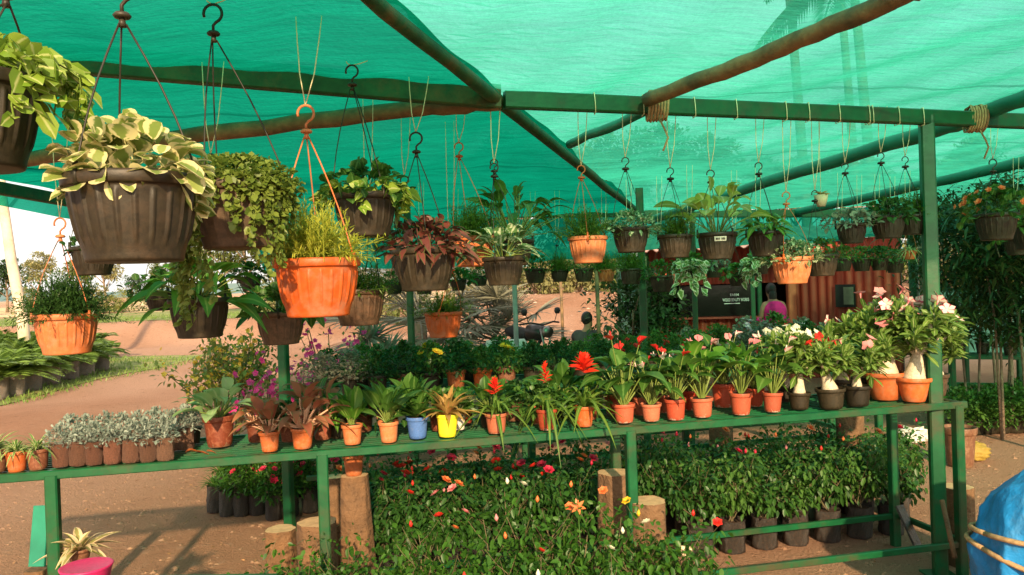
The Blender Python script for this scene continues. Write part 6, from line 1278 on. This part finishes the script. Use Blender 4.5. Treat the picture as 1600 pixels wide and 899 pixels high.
mb = MB(); box(mb, (.08, 0, .42), (.34, .2, .28)); lathe(mb, [(0, .5), (.09, .5), (.09, .62), (0, .62)], 16, cx=.12); part('engine', mb, solid('grey_metal', (.2, .2, .2), .4, metal=.6), bk_)
mb = MB(); tube(mb, [(.28, -.36, .98), (.36, -.2, 1.0), (.4, 0, .96), (.36, .2, 1.0), (.28, .36, .98)], .014, 8); part('handlebar', mb, blk, bk_)
mb = MB(); tube(mb, [(.42, 0, .86), (.5, 0, .86), (.54, 0, .86)], [.06, .09, .085], 16); part('headlight', mb, chrome, bk_)
for s in (-1, 1):
    mb = MB(); tube(mb, [(.34, s * .24, .99), (.36, s * .26, 1.08), (.34, s * .3, 1.14)], .006, 6); tube(mb, [(.34, s * .3, 1.12), (.34, s * .3, 1.16), (.34, s * .3, 1.21), (.34, s * .3, 1.22)], [.03, .05, .04, .01], 12); part('mirror', mb, blk, bk_)
mb = MB(); tube(mb, [(-.55, .1, .35), (0, .12, .28), (.2, .12, .4)], [.04, .035, .02], 10); part('exhaust', mb, chrome, bk_)
# pale rounded water pot / covered drum beside it
dr = T('plastic_drum', 'pale grey rounded drum lying left of the motorcycle', 'drum', gpx(788, 11.2)); mb = MB(); tube(mb, [(-.3, 0, .62), (-.28, 0, .62), (.26, .05, .62), (.3, .05, .62)], [.14, .19, .19, .13], 20); part('shell', mb, solid('pale_grey_plastic', (.42, .42, .36), .5, .15, 6), dr); mb = MB(); tube(mb, [(-.34, 0, .62), (-.29, 0, .62)], [.15, .155], 20); part('lid', mb, blk, dr)
mb = MB(); box(mb, (0, 0, .22), (.6, .4, .43)); part('plinth', mb, M['log'], dr, smooth=False)

# ------------------------------------------------------------------ right side: shelf with pots, dark trees, ground plants
A4 = base_at(1478, 8.9); B4 = base_at(1760, 8.2); A4.z = B4.z = .62
_, u4, v4, L4 = bench('green bench under the pale teal fence at the right with black potted plants', A4, B4, .45, .62, [.05, 1.2, 1.95], [.05, 1.95], rail_f=False, rail_z=.25)
for i in range(8):
    bpot('black pot of long arching leaves on the far right bench, %s from the left' % nth(i), A4 + u4 * (.12 + i * .25) + v4 * (.14 + .16 * (i % 2)), .16, 'black', 'spathpot', 1.0, hs=.9, group='black pots on the far right bench')
for i in range(13):
    p = gpx(1492 + (i % 7) * 21 + (i // 7) * 9, 7.6 + (i // 7) * .55); bpot('bushy plant on the ground at the right, %s in the %s line' % (nth(i % 7), ['front', 'rear'][i // 7]), p, .24, 'black', 'lowgreen2' if i % 2 else 'middense', .85, hs=.6, group='bushy plants on the ground at the right')
def vtree(rng, h=2.6, r=.75, n=2900):
    tb = MB(); mb = MB()
    for i in range(2): a = i * 2.6; tube(tb, [(.05 * math.cos(a), .05 * math.sin(a), 0), (.12 * math.cos(a), .12 * math.sin(a), h * .5), (.4 * math.cos(a), .4 * math.sin(a), h * .9)], [.016, .012, .006], 6)
    k = 90; c = np.stack([rng.normal(0, r * .45, k), rng.normal(0, r * .45, k), h * (.42 + .58 * rng.random(k) ** .65)], 1); i_ = rng.integers(0, k, n); p = c[i_] + rng.normal(0, .11, (n, 3)); s = .7 + .6 * rng.random(n)
    leaves(mb, p, rdir(rng, n, -50, 50), .12 * s, .03 * s, 'lance', .4, .1, 3, rng); return [('trunk', tb, M['bark'], False), ('crown', mb, LM['tree_dark'], True)]
for i, (px, d, s, lb) in enumerate(((1515, 8.0, .82, 'thin dark-leaved tree just right of the thick post'), (1562, 7.3, .86, 'dense dark tree in the middle of the right edge group'), (1612, 6.9, .9, 'dense dark tree cut by the right frame edge'), (1560, 8.3, .95, 'dark tree at the back of the right edge group'))):
    r0 = T('small_tree', lb, 'tree', gpx(px, d), 'dark small trees at the right', rz=i * 1.1); put(r0, fol('vtree', vtree), scale=s)
for i, (px, py, d) in enumerate(((1583, 446, 6.6), (1560, 436, 7.0))):
    pass
post('thin post in front of the right bench of black pots', base_at(1575, 7.6), .035, M['bark'], shape='r', h=1.3)
# table-like frame and grey sack behind the thick post
p = base_at(1487, 5.6); p.z = 0; wb = bpot('beige pot with scaly sides standing behind the thick post', gpx(1492, 6.4), .26, 'brown', 'lowgreen2', .01, hs=1.3)
mb = MB(); sk_ = gpx(1506, 6.6); rg = np.random.default_rng(4)
def blob(mb, c, r3, n=28, amp=.08, seed=0, cut=None, freq=3.0):
    rg = np.random.default_rng(seed); u_, v_ = np.meshgrid(np.linspace(0, 2 * np.pi, n * 2, endpoint=False), np.linspace(.02, np.pi - .02, n)); D = np.stack([np.cos(u_) * np.sin(v_), np.sin(u_) * np.sin(v_), np.cos(v_)], -1); f = 1.0
    for k in range(10): w_ = rg.normal(0, freq * (1 + k * .5), 3); f = f + amp / (1 + k * .45) * (1 - 2 * np.abs(np.sin(D @ w_ + rg.random() * 6)))
    Pn = D * f[..., None] * np.array(r3) + np.array(c); 
    if cut is not None: Pn[..., 2] = np.maximum(Pn[..., 2], cut)
    m = n * 2; mb.add(Pn.reshape(-1, 3), [(i * m + j, (i + 1) * m + j, (i + 1) * m + (j + 1) % m, i * m + (j + 1) % m) for i in range(n - 1) for j in range(m)]); return mb
blob(mb, (0, 0, .07), (.17, .12, .10), cut=.01, seed=3, amp=.05); o = part('sack', mb, solid('yellow_sack', (.30, .2, .035), .6, .2, 8, bmp=.5, bd=.02)); o.location = sk_; tag(o, 'yellow sack lying on the dirt behind the right end of the bench', 'sack')
# white plastic bag and scraps on the ground under the bench
mb = MB(); blob(mb, (0, 0, .04), (.2, .13, .09), cut=.005, seed=5, amp=.16); o = part('plastic_bag', mb, solid('white_polythene', (.62, .6, .55), .4, .1, 10, bmp=.5)); o.location = gpx(1420, 7.4); tag(o, 'crumpled whitish plastic bag on the dirt seen under the right end of the bench', 'plastic bag')
mb = MB(); blob(mb, (0, 0, .03), (.05, .035, .04), seed=6, amp=.2, cut=0.0); o = part('paper_scrap', mb, solid('beige_paper', (.6, .5, .36), .8)); o.location = Zp(1074, 870, .0); tag(o, 'crumpled beige paper scrap on the dirt in front of the black bags', 'scrap')
# leftover black bag leaning under the bench end
def sheet_flap(label, pts, th, mat):
    mb = MB(); n = 10; 
    for a, b_, wd in pts: bar(mb, a, b_, wd, th)
    return tag(part('rubber_flap', mb, mat), label, 'flap')
a = P(1412, 800, 4.45); b_ = P(1432, 850, 4.4); mb = MB(); bar(mb, P(1405, 790, 4.5), P(1436, 858, 4.4), .10, .012, roll_up=(.6, -.5, .6)); tag(part('rubber_sheet', mb, M['bag'], smooth=False), 'dark sheet leaning against the rear leg at the right end of the bench', 'sheet')
# lashed wooden stick and log at thick post foot
mb = MB(); tube(mb, [P(1472, 782, 4.0), P(1492, 872, 3.85)], .012, 8); tag(part('wooden_stick', mb, M['log']), 'pale stick leaning on the foot of the thick green post', 'stick')
log('dark log standing between the thick post and the end leg of the bench', 1496, 760, 4.3, 44, seed=12)
# blue tarpaulin bundle, bottom right
tp = T('tarp_bundle', 'blue tarpaulin bundle tied with brown ropes at the lower right corner', 'tarpaulin', (2.30, 3.28, 0))
rg = np.random.default_rng(11); TK = [(rg.integers(3, 15), rg.random() * 6, rg.normal(0, 2.4)) for _ in range(10)]; TW = [(rg.normal(0, 4, 3), rg.random() * 6) for _ in range(9)]
def tsurf(D):
    D = np.asarray(D, float); u_ = np.arctan2(D[..., 1], D[..., 0]); low = np.clip(.75 - D[..., 2], 0, 1.1)
    f = 1 + .08 * np.sin(D[..., 0] * 3 + 1) + .06 * np.sin(D[..., 1] * 4 + D[..., 2] * 3)
    for fr, ph, tw_ in TK: f = f + .030 * low * (1 - 2 * np.abs(np.sin(u_ * fr / 2 + tw_ * D[..., 2] + ph)) ** .6)
    for w_, ph in TW: f = f + .010 * (1 - 2 * np.abs(np.sin(D @ w_ + ph)) ** .7)
    Pn = np.sign(D) * np.abs(D) ** .78 * f[..., None] * np.array((.42, .38, .50)) + np.array((0, 0, .27)); Pn[..., 2] = np.maximum(Pn[..., 2], .004 + .012 * np.sin(u_ * 9)); return Pn
n = 110; u_, v_ = np.meshgrid(np.linspace(-np.pi, np.pi, n * 2, endpoint=False), np.linspace(.02, np.pi - .02, n)); D = np.stack([np.cos(u_) * np.sin(v_), np.sin(u_) * np.sin(v_), np.cos(v_)], -1); m = n * 2
mb = MB(); mb.add(tsurf(D).reshape(-1, 3), [(i * m + j, (i + 1) * m + j, (i + 1) * m + (j + 1) % m, i * m + (j + 1) % m) for i in range(n - 1) for j in range(m)])
part('tarpaulin', mb, solid('blue_tarpaulin', (.015, .20, .5), .42, .18, 5, dirt=(.10, .28, .5), dirt_amt=.2, bmp=.5, bd=.02), tp)
for z0_, ka, kb in ((.6, .15, -.08), (.25, -.05, .05)):
    a_ = np.linspace(-np.pi, np.pi, 60); zz = z0_ + ka * np.cos(a_) + kb * np.sin(a_); r_ = np.sqrt(1 - zz ** 2); pts = tsurf(np.stack([np.cos(a_) * r_, np.sin(a_) * r_, zz], 1)); pts = (pts + np.roll(pts, 1, 0) + np.roll(pts, -1, 0)) / 3; pts = (pts + np.roll(pts, 1, 0) + np.roll(pts, -1, 0)) / 3; pts[0] = pts[-1] = (pts[1] + pts[-2]) / 2; cn_ = np.array((0, 0, pts[:, 2].mean())); pts = cn_ + (pts - cn_) * 1.07
    mb = MB(); tube(mb, pts, .011, 7); part('rope', mb, M['rope'], tp)
